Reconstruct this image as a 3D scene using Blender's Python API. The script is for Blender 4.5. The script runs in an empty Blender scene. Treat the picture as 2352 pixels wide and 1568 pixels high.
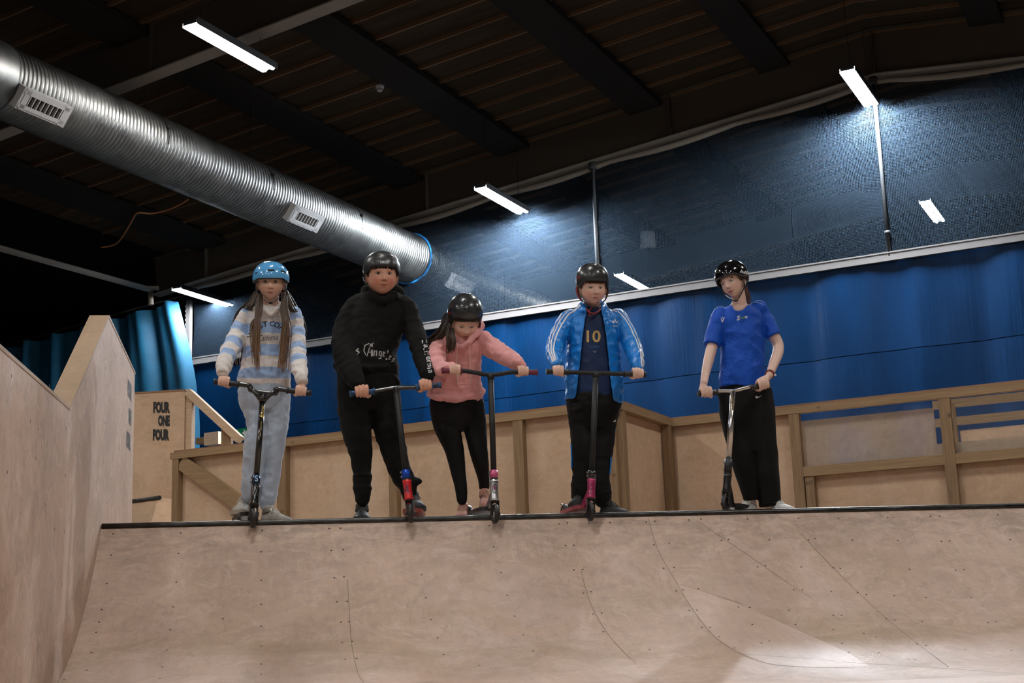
import bpy, bmesh, math, random
import numpy as np
from mathutils import Vector, Matrix, noise
from mathutils.bvhtree import BVHTree
random.seed(7); np.random.seed(7)
C = bpy.context.scene.collection
PI = math.pi
sc = bpy.context.scene
# ------------------------------------------------------------------ camera
F_PX = 3200.; CX, CY = 1176., 784.; PITCH = math.atan(685/F_PX); RHO = .036
BETA = math.radians(9); ALPHA = math.radians(26.5); CAMZ = .23
BROT = -(ALPHA+BETA)                       # the hall is turned against the ramp
zz = np.array([0, 0, 1.])
rh = np.array([math.cos(BETA), -math.sin(BETA), 0]); dh = np.array([math.sin(BETA), math.cos(BETA), 0])
cF = dh*math.cos(PITCH)+zz*math.sin(PITCH); U0 = -dh*math.sin(PITCH)+zz*math.cos(PITCH)
cR = math.cos(RHO)*rh-math.sin(RHO)*U0; cU = math.sin(RHO)*rh+math.cos(RHO)*U0
CAM = np.array([0, 0, CAMZ])
e1 = np.array([math.cos(BROT), math.sin(BROT), 0]); e2 = np.array([-math.sin(BROT), math.cos(BROT), 0])
def ray(x, y): return (x-CX)/F_PX*cR+(CY-y)/F_PX*cU+cF
def onplane(x, y, n, c):
    v = ray(x, y); n = np.array(n, float); return CAM+(c-CAM@n)/(v@n)*v
def W(x, y, Y): return onplane(x, y, (0, 1, 0), Y)          # a sight line cut with the plane y = Y
def onB(x, y, yb):
    p = onplane(x, y, e2, yb); return (p@e1, p@e2, p[2])
def Bw(xb, yb, z): return xb*e1+yb*e2+z*zz
def toB(p): p = np.array(p, float); return (p@e1, p@e2, p[2])
cam = bpy.data.objects.new('camera', bpy.data.cameras.new('camera')); C.objects.link(cam)
cam.data.sensor_width = 36; cam.data.lens = F_PX*36/2352; cam.data.clip_end = 200
m = Matrix.Identity(4)
for i in range(3): m[i][0] = cR[i]; m[i][1] = cU[i]; m[i][2] = -cF[i]; m[i][3] = CAM[i]
cam.matrix_world = m; sc.camera = cam
sc.view_settings.view_transform = 'Standard'; sc.view_settings.look = 'None'
sc.view_settings.gamma = 1; sc.view_settings.exposure = 1.38
sc.cycles.use_denoising = True
sc.cycles.max_bounces = 5; sc.cycles.diffuse_bounces = 3; sc.cycles.glossy_bounces = 3; sc.cycles.transparent_max_bounces = 8
sc.cycles.use_adaptive_sampling = True; sc.cycles.adaptive_threshold = .1; sc.cycles.caustics_reflective = False; sc.cycles.caustics_refractive = False
# ------------------------------------------------------------------ tagging
def tag(o, label=None, cat=None, group=None, kind=None):
    if label: o['label'] = label
    if cat: o['category'] = cat
    if group: o['group'] = group
    if kind: o['kind'] = kind
    return o
def thing(name, label, cat, loc=(0, 0, 0), rz=0, group=None, kind=None):
    o = bpy.data.objects.new(name, None); C.objects.link(o)
    o.location = loc; o.rotation_euler = (0, 0, rz); o.empty_display_size = .1
    return tag(o, label, cat, group, kind)
# ------------------------------------------------------------------ materials
def mat(name, col, rough=.6, metal=0., spec=.5, build=None, emit=None, coat=0., sheen=0., alpha=1.):
    M = bpy.data.materials.new(name); M.use_nodes = True
    nt = M.node_tree; b = nt.nodes['Principled BSDF']
    b.inputs['Base Color'].default_value = (*col, 1); b.inputs['Roughness'].default_value = rough
    b.inputs['Metallic'].default_value = metal; b.inputs['Specular IOR Level'].default_value = spec
    b.inputs['Coat Weight'].default_value = coat; b.inputs['Coat Roughness'].default_value = .12
    b.inputs['Sheen Weight'].default_value = sheen
    if emit: b.inputs['Emission Color'].default_value = (*emit[0], 1); b.inputs['Emission Strength'].default_value = emit[1]
    if alpha < 1: b.inputs['Alpha'].default_value = alpha
    if build: build(nt, b)
    return M
class N:
    """tiny node writer"""
    def __init__(s, nt): s.nt = nt
    def new(s, t, **k):
        n = s.nt.nodes.new(t)
        for a, v in k.items():
            if a.startswith('i_'):
                key = a[2:]; key = int(key) if key.isdigit() else key.replace('_', ' ')
                if isinstance(v, bpy.types.NodeSocket): s.nt.links.new(v, n.inputs[key])
                else: n.inputs[key].default_value = v
            else: setattr(n, a, v)
        return n
    def math(s, op, a, b=0., c=0.): return s.new('ShaderNodeMath', operation=op, i_0=a, i_1=b, i_2=c).outputs[0]
    def noise(s, vec, scale, detail=4, rough=.55, dist=0.):
        return s.new('ShaderNodeTexNoise', i_Vector=vec, i_Scale=scale, i_Detail=min(detail,5), i_Roughness=rough, i_Distortion=dist).outputs[0]
    def ramp(s, fac, stops):
        n = s.new('ShaderNodeValToRGB', i_0=fac); r = n.color_ramp
        while len(r.elements) < len(stops): r.elements.new(.5)
        for e, (p, c) in zip(r.elements, stops): e.position = p; e.color = (*c, 1) if len(c) == 3 else c
        return n.outputs[0]
    def mix(s, fac, a, b, mode='MIX'):
        n = s.new('ShaderNodeMix', data_type='RGBA', blend_type=mode)
        for key, v in (('Factor', fac), ('A', a), ('B', b)):
            idx = {'Factor': 0, 'A': 6, 'B': 7}[key]
            if isinstance(v, bpy.types.NodeSocket): s.nt.links.new(v, n.inputs[idx])
            elif key == 'Factor': n.inputs[idx].default_value = v
            else: n.inputs[idx].default_value = (*v, 1) if len(v) == 3 else v
        return n.outputs[2]
    def mapping(s, vec, scale=(1, 1, 1), loc=(0, 0, 0)): return s.new('ShaderNodeMapping', i_Vector=vec, i_Scale=scale, i_Location=loc).outputs[0]
    def bump(s, h, strength=.3, dist=.01): return s.new('ShaderNodeBump', i_Height=h, i_Strength=strength, i_Distance=dist).outputs[0]
    def link(s, a, b): s.nt.links.new(a, b)
def plywood(name, tint=(1, 1, 1), rough=.45, scuff=1., grain='v', seed=0., dirt=.5, wear=.3):
    def f(nt, b):
        n = N(nt); uv = n.new('ShaderNodeUVMap', uv_map='UV').outputs[0]
        uvo = n.mapping(uv, loc=(seed, seed*1.7, 0))
        g = n.mapping(uvo, (17, 2.6, 1) if grain == 'v' else (2.2, 15, 1))
        gr = n.noise(g, 1.6, 6, .6, .6)
        base = n.ramp(gr, [(.2, (.545*tint[0], .405*tint[1], .30*tint[2])), (.5, (.585*tint[0], .445*tint[1], .34*tint[2])), (.85, (.63*tint[0], .49*tint[1], .38*tint[2]))])
        big = n.noise(uvo, 1.1, 5, .6, .8)
        base = n.mix(n.ramp(big, [(.42, (0, 0, 0)), (.72, (dirt*.55,)*3)]), base, (.37*tint[0], .265*tint[1], .19*tint[2]))
        pale = n.noise(n.mapping(uvo, (1, .5, 1), (4.2, 1.3, 0)), 1.7, 6, .65, 1.2)
        base = n.mix(n.ramp(pale, [(.52, (0, 0, 0)), (.7, (.45,)*3)]), base, (.66*tint[0], .56*tint[1], .49*tint[2]))
        m1 = n.noise(n.mapping(uvo, (1, 1, 1), (2.2, 8.8, 0)), 2.6, 4, .72, 1.4); base = n.mix(n.ramp(m1, [(.47, (0, 0, 0)), (.60, (.55*wear,)*3)]), base, (.36*tint[0], .285*tint[1], .22*tint[2]))
        m2 = n.noise(n.mapping(uvo, (1, 1, 1), (12.2, 1.8, 0)), 5.5, 5, .78, 2.2); base = n.mix(n.ramp(m2, [(.50, (0, 0, 0)), (.66, (.62*wear,)*3)]), base, (.27*tint[0], .235*tint[1], .20*tint[2]))
        m3 = n.noise(n.mapping(uvo, (1, 1, 1), (3.2, 21.8, 0)), 4.0, 4, .75, 2.6); base = n.mix(n.ramp(m3, [(.52, (0, 0, 0)), (.66, (.6*wear,)*3)]), base, (.80*tint[0], .68*tint[1], .58*tint[2]))
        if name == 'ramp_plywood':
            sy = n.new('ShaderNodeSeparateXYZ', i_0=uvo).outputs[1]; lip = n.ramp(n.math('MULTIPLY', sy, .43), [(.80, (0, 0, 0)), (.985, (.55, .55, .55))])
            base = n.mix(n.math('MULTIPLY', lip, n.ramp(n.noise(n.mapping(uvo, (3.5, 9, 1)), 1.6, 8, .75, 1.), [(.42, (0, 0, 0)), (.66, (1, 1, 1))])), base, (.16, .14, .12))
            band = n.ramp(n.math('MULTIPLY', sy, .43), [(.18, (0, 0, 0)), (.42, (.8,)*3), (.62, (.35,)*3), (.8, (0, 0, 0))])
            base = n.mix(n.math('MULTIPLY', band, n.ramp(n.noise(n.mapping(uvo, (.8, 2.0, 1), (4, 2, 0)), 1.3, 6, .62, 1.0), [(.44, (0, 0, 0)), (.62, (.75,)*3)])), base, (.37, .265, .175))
        # grey scuffs: broken short strokes
        v = n.mapping(uvo, (22, 3.2, 1), (1.1, .3, 0)); sn = n.noise(v, 2.2, 4, .75, 1.5)
        mask = n.noise(uvo, 2.3, 4, .6, .5)
        sc1 = n.math('MULTIPLY', n.ramp(sn, [(.56, (0, 0, 0)), (.68, (1, 1, 1))]), n.ramp(mask, [(.45, (0, 0, 0)), (.68, (1, 1, 1))]))
        v2 = n.mapping(uvo, (5, 1.5, 1), (7.1, 3.3, 0)); s2 = n.noise(v2, 3.5, 5, .8, 3.)
        sc2 = n.ramp(s2, [(.62, (0, 0, 0)), (.74, (1, 1, 1))])
        s3 = n.noise(uvo, 60, 3, .7)
        sc3 = n.ramp(s3, [(.66, (0, 0, 0)), (.76, (1, 1, 1))])
        sm = n.math('MULTIPLY', n.math('MINIMUM', n.math('ADD', n.math('ADD', sc1, n.math('MULTIPLY', sc2, .6)), n.math('MULTIPLY', sc3, .35)), 1.), .42*scuff)
        base = n.mix(sm, base, (.12, .10, .085))
        n.link(base, b.inputs['Base Color'])
        r = n.math('ADD', n.math('MULTIPLY', n.noise(uvo, 3, 4), .25), rough-.12)
        n.link(r, b.inputs['Roughness'])
        n.link(n.bump(n.math('ADD', gr, n.math('MULTIPLY', s3, .4)), .12, .002), b.inputs['Normal'])
    return mat(name, (.5, .4, .3), rough, build=f, spec=.2)
def timber(name, col=(.36, .235, .125), dark=(.20, .125, .065), along='u'):
    def f(nt, b):
        n = N(nt); uv = n.new('ShaderNodeUVMap', uv_map='UV').outputs[0]
        g = n.noise(n.mapping(uv, (1.5, 40, 1) if along == 'u' else (40, 1.5, 1)), 1.5, 5, .6, 1.)
        k = n.noise(uv, 7, 2, .5)
        base = n.mix(n.ramp(g, [(.3, (0, 0, 0)), (.75, (1, 1, 1))]), dark, col)
        base = n.mix(n.ramp(k, [(.7, (0, 0, 0)), (.78, (.8,)*3)]), base, (.06, .035, .02))
        n.link(base, b.inputs['Base Color'])
    return mat(name, col, .65, build=f)
def cloth(name, col, rough=.85, sheen=.3, var=.12, scale=9, bump=.35, bdist=.012):
    def f(nt, b):
        n = N(nt); o = n.new('ShaderNodeTexCoord').outputs['Object']
        v = n.noise(o, scale, 4, .6, .4); fine = n.noise(o, 420, 2, .5)
        c = n.mix(n.ramp(v, [(.3, (0, 0, 0)), (.7, (1, 1, 1))]), tuple(x*(1-var) for x in col), tuple(min(1, x*(1+var)) for x in col))
        n.link(c, b.inputs['Base Color'])
        n.link(n.bump(n.math('ADD', v, n.math('MULTIPLY', fine, .03)), bump, bdist), b.inputs['Normal'])
    return mat(name, col, rough, sheen=sheen, build=f, spec=.3)
M = {}
M['ramp'] = plywood('ramp_plywood', (.94, .90, .935), .54, 1.0, 'v', 0, 1.0, .45)
M['ramp_pale'] = plywood('pale_ramp_sheet', (.98, .95, 1.01), .50, .7, 'v', 7.7, .3, .3)
M['wall_ply'] = plywood('side_wall_plywood', (.94, .895, .90), .6, 2.0, 'v', 3.1, .9, .6)
M['ply'] = plywood('fence_plywood', (1.0, .92, .80), .6, .6, 'h', 9.3, .5, .35)
M['ply_h'] = plywood('cap_plywood', (.72, .66, .57), .5, .6, 'h', 5.7, .9)
M['ply_pale'] = plywood('pale_plywood', (1.12, 1.06, .98), .6, .25, 'v', 12.3, .2)
M['ply_edge'] = timber('plywood_edge', (.42, .23, .12), (.18, .10, .06))
M['timber'] = timber('treated_timber', (.40, .265, .14), (.22, .14, .07))
M['timber_v'] = timber('treated_timber_upright', (.36, .235, .12), (.17, .105, .055), along='v')
M['timber_pale'] = timber('planed_timber', (.58, .43, .29), (.45, .31, .19))
def _steel(nt, b):
    n = N(nt); o = n.new('ShaderNodeTexCoord').outputs['Object']
    v = n.noise(n.mapping(o, (6, 40, 40)), 2, 6, .7)
    n.link(n.ramp(v, [(.35, (.025, .024, .023)), (.6, (.07, .067, .062)), (.8, (.16, .15, .14))]), b.inputs['Base Color'])
    n.link(n.ramp(v, [(.3, (.25,)*3), (.8, (.5,)*3)]), b.inputs['Roughness'])
M['coping'] = mat('worn_black_steel', (.06, .06, .06), .35, .85, build=_steel)
def _galv(nt, b):
    n = N(nt); o = n.new('ShaderNodeTexCoord').outputs['Object']
    v = n.noise(o, 5, 4, .6)
    n.link(n.ramp(v, [(.3, (.115, .116, .112)), (.7, (.185, .184, .176))]), b.inputs['Base Color'])
    n.link(n.ramp(n.noise(o, 2.2, 3, .5), [(.3, (.38,)*3), (.7, (.52,)*3)]), b.inputs['Roughness'])
M['galv'] = mat('galvanised_steel', (.5, .52, .53), .33, 1., build=_galv)
M['post_grey'] = mat('grey_painted_pole', (.032, .034, .036), .5, spec=.2)
M['galv_matt'] = mat('grey_sheet_metal', (.34, .35, .35), .5, .7)
M['dark_void'] = mat('dark_inside', (.01, .01, .01), .9)
def _roof(nt, b):
    n = N(nt); o = n.new('ShaderNodeTexCoord').outputs['Object']
    v = n.noise(n.mapping(o, (.5, 5, 1)), 1.5, 6, .65, .5)
    n.link(n.ramp(v, [(.3, (.028, .0205, .0135)), (.7, (.045, .033, .0225))]), b.inputs['Base Color'])
    w = n.new('ShaderNodeTexWave', wave_type='BANDS', bands_direction='Y', i_Vector=o, i_Scale=2.6).outputs[1]
    n.link(n.bump(w, .12, .02), b.inputs['Normal'])
M['roof'] = mat('roof_lining', (.12, .1, .08), .95, spec=.0, build=_roof)
M['rib'] = mat('roof_rib', (.115, .068, .038), .8, spec=.1)
M['purlin'] = mat('dark_purlin', (.020, .0185, .017), 1., spec=.0)
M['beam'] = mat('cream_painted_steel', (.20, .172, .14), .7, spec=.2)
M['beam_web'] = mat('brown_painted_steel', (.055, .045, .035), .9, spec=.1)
M['white_metal'] = mat('white_painted_metal', (.27, .265, .26), .5)
M['rail_white'] = mat('pale_aluminium', (.10, .091, .087), .5, .0, spec=.2)
M['lamp_strong'] = mat('strong_lit_tube', (1, 1, 1), .5, emit=((.84, .92, 1.), 850.))
M['lamp_mid'] = mat('bright_lit_tube', (1, 1, 1), .5, emit=((.84, .92, 1.), 210.))
M['lamp'] = mat('lit_tube', (1, 1, 1), .5, emit=((1., .97, .93), 95.))
def _tarp(nt, b):
    n = N(nt); o = n.new('ShaderNodeTexCoord').outputs['Object']
    v = n.noise(n.mapping(o, (1.1, 1, .28)), 1.8, 6, .6, .3)
    n.link(n.ramp(v, [(.3, (.0001, .0105, .036)), (.6, (.0002, .0145, .050)), (.8, (.0005, .021, .068))]), b.inputs['Base Color'])
    w = n.noise(n.mapping(o, (9, 1, .5)), 1.2, 5, .6, .8)
    n.link(n.bump(w, .28, .04), b.inputs['Normal'])
M['tarp'] = mat('blue_tarpaulin', (.005, .1, .4), .42, spec=.09, build=_tarp)
M['tarp_dark'] = mat('tarpaulin_seam', (.001, .010, .04), .6)
M['curtain'] = cloth('turquoise_curtain', (.004, .085, .165), .6, .05, .15, 3, .1)
def net_mat():
    Mt = bpy.data.materials.new('safety_net'); Mt.use_nodes = True; nt = Mt.node_tree; n = N(nt)
    nt.nodes.remove(nt.nodes['Principled BSDF'])
    o = n.new('ShaderNodeTexCoord').outputs['Object']; sp = n.new('ShaderNodeSeparateXYZ', i_0=o)
    wob = n.math('MULTIPLY', n.noise(o, .8, 2), .16)
    def strand(c): return n.math('LESS_THAN', n.math('FRACT', n.math('MULTIPLY', n.math('ADD', c, wob), 1/.0225)), .30)
    k = n.math('MAXIMUM', strand(sp.outputs[0]), strand(sp.outputs[2]))
    d = n.new('ShaderNodeBsdfDiffuse', i_Color=(.017, .026, .037, 1)); t = n.new('ShaderNodeBsdfTranslucent', i_Color=(.013, .025, .040, 1))
    a = n.new('ShaderNodeMixShader', i_0=.35); n.link(d.outputs[0], a.inputs[1]); n.link(t.outputs[0], a.inputs[2])
    tr = n.new('ShaderNodeBsdfTransparent'); mx = n.new('ShaderNodeMixShader', i_0=k)
    n.link(tr.outputs[0], mx.inputs[1]); n.link(a.outputs[0], mx.inputs[2]); n.link(mx.outputs[0], nt.nodes['Material Output'].inputs[0])
    return Mt
M['net'] = net_mat()
def glass_mat():
    Mt = bpy.data.materials.new('clear_plastic_sheet'); Mt.use_nodes = True; nt = Mt.node_tree; n = N(nt)
    nt.nodes.remove(nt.nodes['Principled BSDF'])
    uv = n.new('ShaderNodeUVMap', uv_map='UV').outputs[0]
    s = n.noise(n.mapping(uv, (3, 14, 1)), 2, 9, .8, 4.)
    g = n.new('ShaderNodeBsdfGlossy', i_Color=(.8, .85, .9, 1), i_Roughness=.12)
    d = n.new('ShaderNodeBsdfDiffuse', i_Color=(.5, .5, .5, 1)); tr = n.new('ShaderNodeBsdfTransparent', i_Color=(.93, .95, .96, 1))
    a = n.new('ShaderNodeMixShader', i_0=.05); n.link(tr.outputs[0], a.inputs[1]); n.link(g.outputs[0], a.inputs[2])
    m2 = n.new('ShaderNodeMixShader', i_0=n.ramp(s, [(.56, (.008,)*3), (.70, (.09,)*3)])); n.link(a.outputs[0], m2.inputs[1]); n.link(d.outputs[0], m2.inputs[2])
    n.link(m2.outputs[0], nt.nodes['Material Output'].inputs[0]); return Mt
M['sheet'] = glass_mat()
M['ink'] = mat('black_stencil_paint', (.015, .014, .013), .6)
M['screw'] = mat('dark_screw_hole', (.03, .02, .015), .7)
M['seam'] = mat('sheet_joint', (.16, .12, .09), .7)
M['concrete'] = mat('dark_concrete', (.10, .095, .09), .7)
M['wall_dark'] = mat('dark_cladding', (.007, .0065, .006), 1., spec=0.); M['wall_pale'] = mat('pale_cladding', (.5, .48, .46), .8)
M['white'] = mat('white_print', (.75, .75, .75), .7)
M['green'] = mat('exit_sign_green', (.01, .22, .09), .4)
M['cord'] = mat('orange_cord', (.40, .15, .05), .6)
M['blk_plastic'] = mat('black_plastic', (.012, .012, .013), .45)
# ------------------------------------------------------------------ mesh builder
class MB:
    def __init__(s): s.v = []; s.f = []; s.m = []; s.uv = {}; s.sm = []
    def add(s, vs, fs, mi=0, smooth=False):
        o = len(s.v); s.v += [tuple(map(float, p)) for p in vs]
        for f in fs: s.f.append([i+o for i in f]); s.m.append(mi); s.sm.append(smooth)
        return o
    def box(s, c, d, rot=None, mi=0, ch=0.):
        hx, hy, hz = d[0]/2, d[1]/2, d[2]/2
        vs = [(x*hx, y*hy, z*hz) for x in (-1, 1) for y in (-1, 1) for z in (-1, 1)]
        if rot is not None: vs = [tuple(rot @ Vector(p)) for p in vs]
        vs = [(p[0]+c[0], p[1]+c[1], p[2]+c[2]) for p in vs]
        s.add(vs, [(0, 1, 3, 2), (4, 6, 7, 5), (0, 4, 5, 1), (2, 3, 7, 6), (0, 2, 6, 4), (1, 5, 7, 3)], mi); return s
    def b2(s, a, b, mi=0):
        return s.box([(a[i]+b[i])/2 for i in range(3)], [abs(b[i]-a[i]) for i in range(3)], None, mi)
    def beam(s, p, q, w, h, up=(0, 0, 1), mi=0):
        p, q = Vector(p), Vector(q); t = (q-p).normalized(); u = Vector(up); sd = t.cross(u).normalized(); u = sd.cross(t)
        r = Matrix((t, sd, u)).transposed(); return s.box((p+q)/2, ((q-p).length, w, h), r, mi)
    def tube(s, pts, rad, n=12, mi=0, cap=True, smooth=True, hint=None):
        pts = [Vector(p) for p in pts]; N_ = len(pts)
        if not hasattr(rad, '__len__'): rad = [rad]*N_
        rings = frames(pts, hint); vs = []
        for p, (a, b), r in zip(pts, rings, rad):
            ra, rb = (r if hasattr(r, '__len__') else (r, r))
            for k in range(n):
                t = 2*PI*k/n; vs.append(p+a*math.cos(t)*ra+b*math.sin(t)*rb)
        fs = [(i*n+k, i*n+(k+1) % n, (i+1)*n+(k+1) % n, (i+1)*n+k) for i in range(N_-1) for k in range(n)]
        o = s.add(vs, fs, mi, smooth)
        if cap:
            s.f.append([o+k for k in range(n)][::-1]); s.m.append(mi); s.sm.append(False)
            s.f.append([o+(N_-1)*n+k for k in range(n)]); s.m.append(mi); s.sm.append(False)
        return s
    def cyl(s, p, q, r, r2=None, n=20, mi=0): return s.tube([p, q], [r, r if r2 is None else r2], n, mi)
    def sphere(s, c, r, n=14, mi=0, rot=None):
        r = r if hasattr(r, '__len__') else (r, r, r); vs = []; fs = []; m_ = n//2+1
        for i in range(m_+1):
            t = PI*i/m_
            for k in range(n):
                p = Vector((r[0]*math.sin(t)*math.cos(2*PI*k/n), r[1]*math.sin(t)*math.sin(2*PI*k/n), r[2]*math.cos(t)))
                if rot is not None: p = rot @ p
                vs.append(p+Vector(c))
        for i in range(m_):
            for k in range(n): fs.append((i*n+k, (i+1)*n+k, (i+1)*n+(k+1) % n, i*n+(k+1) % n))
        s.add(vs, fs, mi, True); return s
    def prism(s, pts, a, b, mi=0, me=None):
        """closed outline (3-D points) extruded from pts+a to pts+b"""
        n = len(pts); A = Vector(a); B_ = Vector(b)
        o = s.add([Vector(p)+A for p in pts]+[Vector(p)+B_ for p in pts], [], mi)
        s.f.append([o+i for i in range(n)]); s.f.append([o+n+i for i in range(n)][::-1]); s.m += [mi, mi]; s.sm += [False]*2
        for i in range(n):
            j = (i+1) % n; s.f.append([o+i, o+j, o+n+j, o+n+i]); s.m.append(mi if me is None else me); s.sm.append(False)
        return s
    def build(s, name, mats, parent=None, loc=None, rz=0, org=None, uv=True, fix=True):
        if not isinstance(mats, (list, tuple)): mats = [mats]
        vs = s.v
        if org is not None: vs = [(p[0]-org[0], p[1]-org[1], p[2]-org[2]) for p in vs]
        me = bpy.data.meshes.new(name); me.from_pydata(vs, [], s.f)
        for m_ in mats: me.materials.append(m_)
        me.polygons.foreach_set('material_index', s.m); me.polygons.foreach_set('use_smooth', s.sm)
        if fix:
            bm = bmesh.new(); bm.from_mesh(me); bmesh.ops.recalc_face_normals(bm, faces=bm.faces); bm.to_mesh(me); bm.free()
        if uv: boxuv(me)
        o = bpy.data.objects.new(name, me); C.objects.link(o)
        if parent is not None: o.parent = parent
        if loc is not None: o.location = loc
        o.rotation_euler = (0, 0, rz); return o
def boxuv(me):
    l = me.uv_layers.new(name='UV'); co = [v.co for v in me.vertices]
    for p in me.polygons:
        n = p.normal; ax = max(range(3), key=lambda i: abs(n[i]))
        for li in p.loop_indices:
            c = co[me.loops[li].vertex_index]
            l.data[li].uv = (c.y, c.z) if ax == 0 else (c.x, c.z) if ax == 1 else (c.x, c.y)
def frames(pts, hint=None):
    out = []; prev = None
    for i, p in enumerate(pts):
        t = (pts[min(i+1, len(pts)-1)]-pts[max(i-1, 0)])
        t = t.normalized() if t.length > 1e-9 else Vector((0, 0, 1))
        if hint is not None: a = Vector(hint)
        elif prev is None: a = Vector((1, 0, 0)) if abs(t.x) < .8 else Vector((0, 0, 1))
        else: a = prev
        a = (a-t*a.dot(t)).normalized(); b = t.cross(a); prev = a; out.append((a, b))
    return out
def crom(P, k=4):
    P = [np.array(p, float) for p in P]; out = []
    for i in range(len(P)-1):
        a = P[max(i-1, 0)]; b = P[i]; c = P[i+1]; d = P[min(i+2, len(P)-1)]
        for j in range(k):
            t = j/k; out.append(.5*((2*b)+(-a+c)*t+(2*a-5*b+4*c-d)*t*t+(-a+3*b-3*c+d)*t**3))
    out.append(P[-1]); return out
def bvh_of(o):
    mw = o.matrix_world if o.parent is None else o.parent.matrix_basis @ o.matrix_basis
    if o.parent is not None and o.parent.parent is not None: mw = o.parent.parent.matrix_basis @ mw
    if o.parent is None: mw = o.matrix_basis
    return BVHTree.FromPolygons([mw @ v.co for v in o.data.vertices], [list(p.vertices) for p in o.data.polygons])
# ------------------------------------------------------------------ lettering
_tc = {}
def text2d(txt, bold=0., shear=0.):
    key = (txt, bold, shear)
    if key in _tc: return _tc[key]
    cu = bpy.data.curves.new('lettering', 'FONT'); cu.body = txt; cu.size = 1; cu.offset = bold; cu.shear = shear
    cu.align_x = 'CENTER'; cu.align_y = 'CENTER'; cu.resolution_u = 3
    o = bpy.data.objects.new('lettering', cu); C.objects.link(o)
    dg = bpy.context.evaluated_depsgraph_get(); dg.update(); me = bpy.data.meshes.new_from_object(o.evaluated_get(dg))
    bpy.data.objects.remove(o); bpy.data.curves.remove(cu)
    bm = bmesh.new(); bm.from_mesh(me); bmesh.ops.triangulate(bm, faces=bm.faces)
    for _ in range(3):
        es = [e for e in bm.edges if e.calc_length() > .22]
        if not es: break
        bmesh.ops.subdivide_edges(bm, edges=es, cuts=1)
        bmesh.ops.triangulate(bm, faces=bm.faces)
    vs = np.array([v.co[:2] for v in bm.verts]); bm.verts.index_update(); fs = [[v.index for v in f.verts] for f in bm.faces]
    bm.free(); bpy.data.meshes.remove(me); lo, hi = vs.min(0), vs.max(0); vs = vs-(lo+hi)/2
    _tc[key] = (vs, fs, hi-lo); return _tc[key]
def shape2d(poly):
    bm = bmesh.new(); vs = [bm.verts.new((x, y, 0)) for x, y in poly]; f = bm.faces.new(vs)
    bmesh.ops.triangulate(bm, faces=[f])
    for _ in range(3):
        es = [e for e in bm.edges if e.calc_length() > .25]
        if es: bmesh.ops.subdivide_edges(bm, edges=es, cuts=1); bmesh.ops.triangulate(bm, faces=bm.faces)
    bm.verts.index_update(); v = np.array([q.co[:2] for q in bm.verts]); fs = [[q.index for q in f.verts] for f in bm.faces]; bm.free()
    return v, fs
def decal(mb, v2, fs, O, ax, up, view, bvh, off=.0016, mi=0):
    """lay flat shapes on a surface: v2 in metres about O, cast along view"""
    O, ax, up, view = map(lambda q: Vector(list(q)), (O, ax, up, view)); view.normalize(); vs = []; ok = []
    for x, y in v2:
        p = O+ax*float(x)+up*float(y); h = bvh.ray_cast(p-view*.6, view, 1.4)
        ok.append(h[0] is not None); vs.append((h[0]-view*off) if h[0] is not None else p)
    mb.add(vs, [f for f in fs if all(ok[i] for i in f)], mi)
# ================================================================== THE HALL
def rb(x): return 7.31+.101*(x+16.87) if x < -3.9 else 8.62-.101*(x+3.9)     # underside of the rafters
XL, XR, YN, YF = -27., 17., -16., 37.
def hall(mb, name, mats, **k): return mb.build(name, mats, rz=BROT, **k)
mb = MB(); mb.b2((XL, YN, -.06), (XR, YF, 0)); tag(hall(mb, 'floor', M['concrete']), kind='structure')
for nm, a, b in (('wall_left', (XL-.2, YN, 0), (XL, YF, 9)), ('wall_right', (XR, YN, 0), (XR+.2, YF, 9)),
                 ('wall_back', (XL, YF, 0), (XR, YF+.2, 9)), ('wall_front', (XL, YN-.2, 0), (XR, YN, 9))):
    mb = MB(); mb.b2(a, b); tag(hall(mb, nm, M['wall_pale' if nm in ('wall_front', 'wall_right') else 'wall_dark']), kind='structure')
mb = MB()
def roofz(x): return rb(x)+.78
prof = [(-18, roofz(-18)), (-3.9, roofz(-3.9)), (XR, roofz(XR))]
for (xa, za), (xb_, zb) in zip(prof, prof[1:]):
    mb.prism([(xa, YN, za), (xb_, YN, zb), (xb_, YN, zb+.1), (xa, YN, za+.1)], (0, 0, 0), (0, YF-YN, 0))
mb.prism([(XL, YN, 7.0), (-18, YN, 7.95), (-18, YN, 8.05), (XL, YN, 7.1)], (0, 0, 0), (0, YF-YN, 0), 1)  # roof of the unlit left bay: its darkness is put into the colour
ceil = tag(hall(mb, 'ceiling', [M['roof'], M['wall_dark']]), kind='structure')
mb = MB(); y = YN+.3; k = 0
while y < YF:                                                       # joints of the lining panels
    w = .034 if k % 2 else .022
    for (xa, za), (xb_, zb) in zip(prof, prof[1:]):
        x0 = xa+(random.uniform(0, .8) if xa < -17 else 0)
        mb.beam((x0, y, za+(x0-xa)*.101-.03), (xb_, y, zb-.03), w, .06, mi=0)
    y += .62; k += 1
o = mb.build('panel_joints', M['rib'], ceil)
for i, (x, w) in enumerate([(-16.9, .7), (-14.6, .55), (-12.4, .6), (-10.25, .62), (-7.75, .6), (-5.5, .5), (-2.2, .5), (.3, .5)]):
    mb = MB(); zc = roofz(x)-.10; mb.box((x, (YN+YF)/2, zc), (w, YF-YN, .10), Matrix.Rotation(-.1 if x < -3.9 else .1, 3, 'Y'))
    tag(hall(mb, 'roof_purlin', M['purlin']), 'wide dark purlin running along the underside of the roof', 'purlin', 'dark roof purlins', 'structure')
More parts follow.
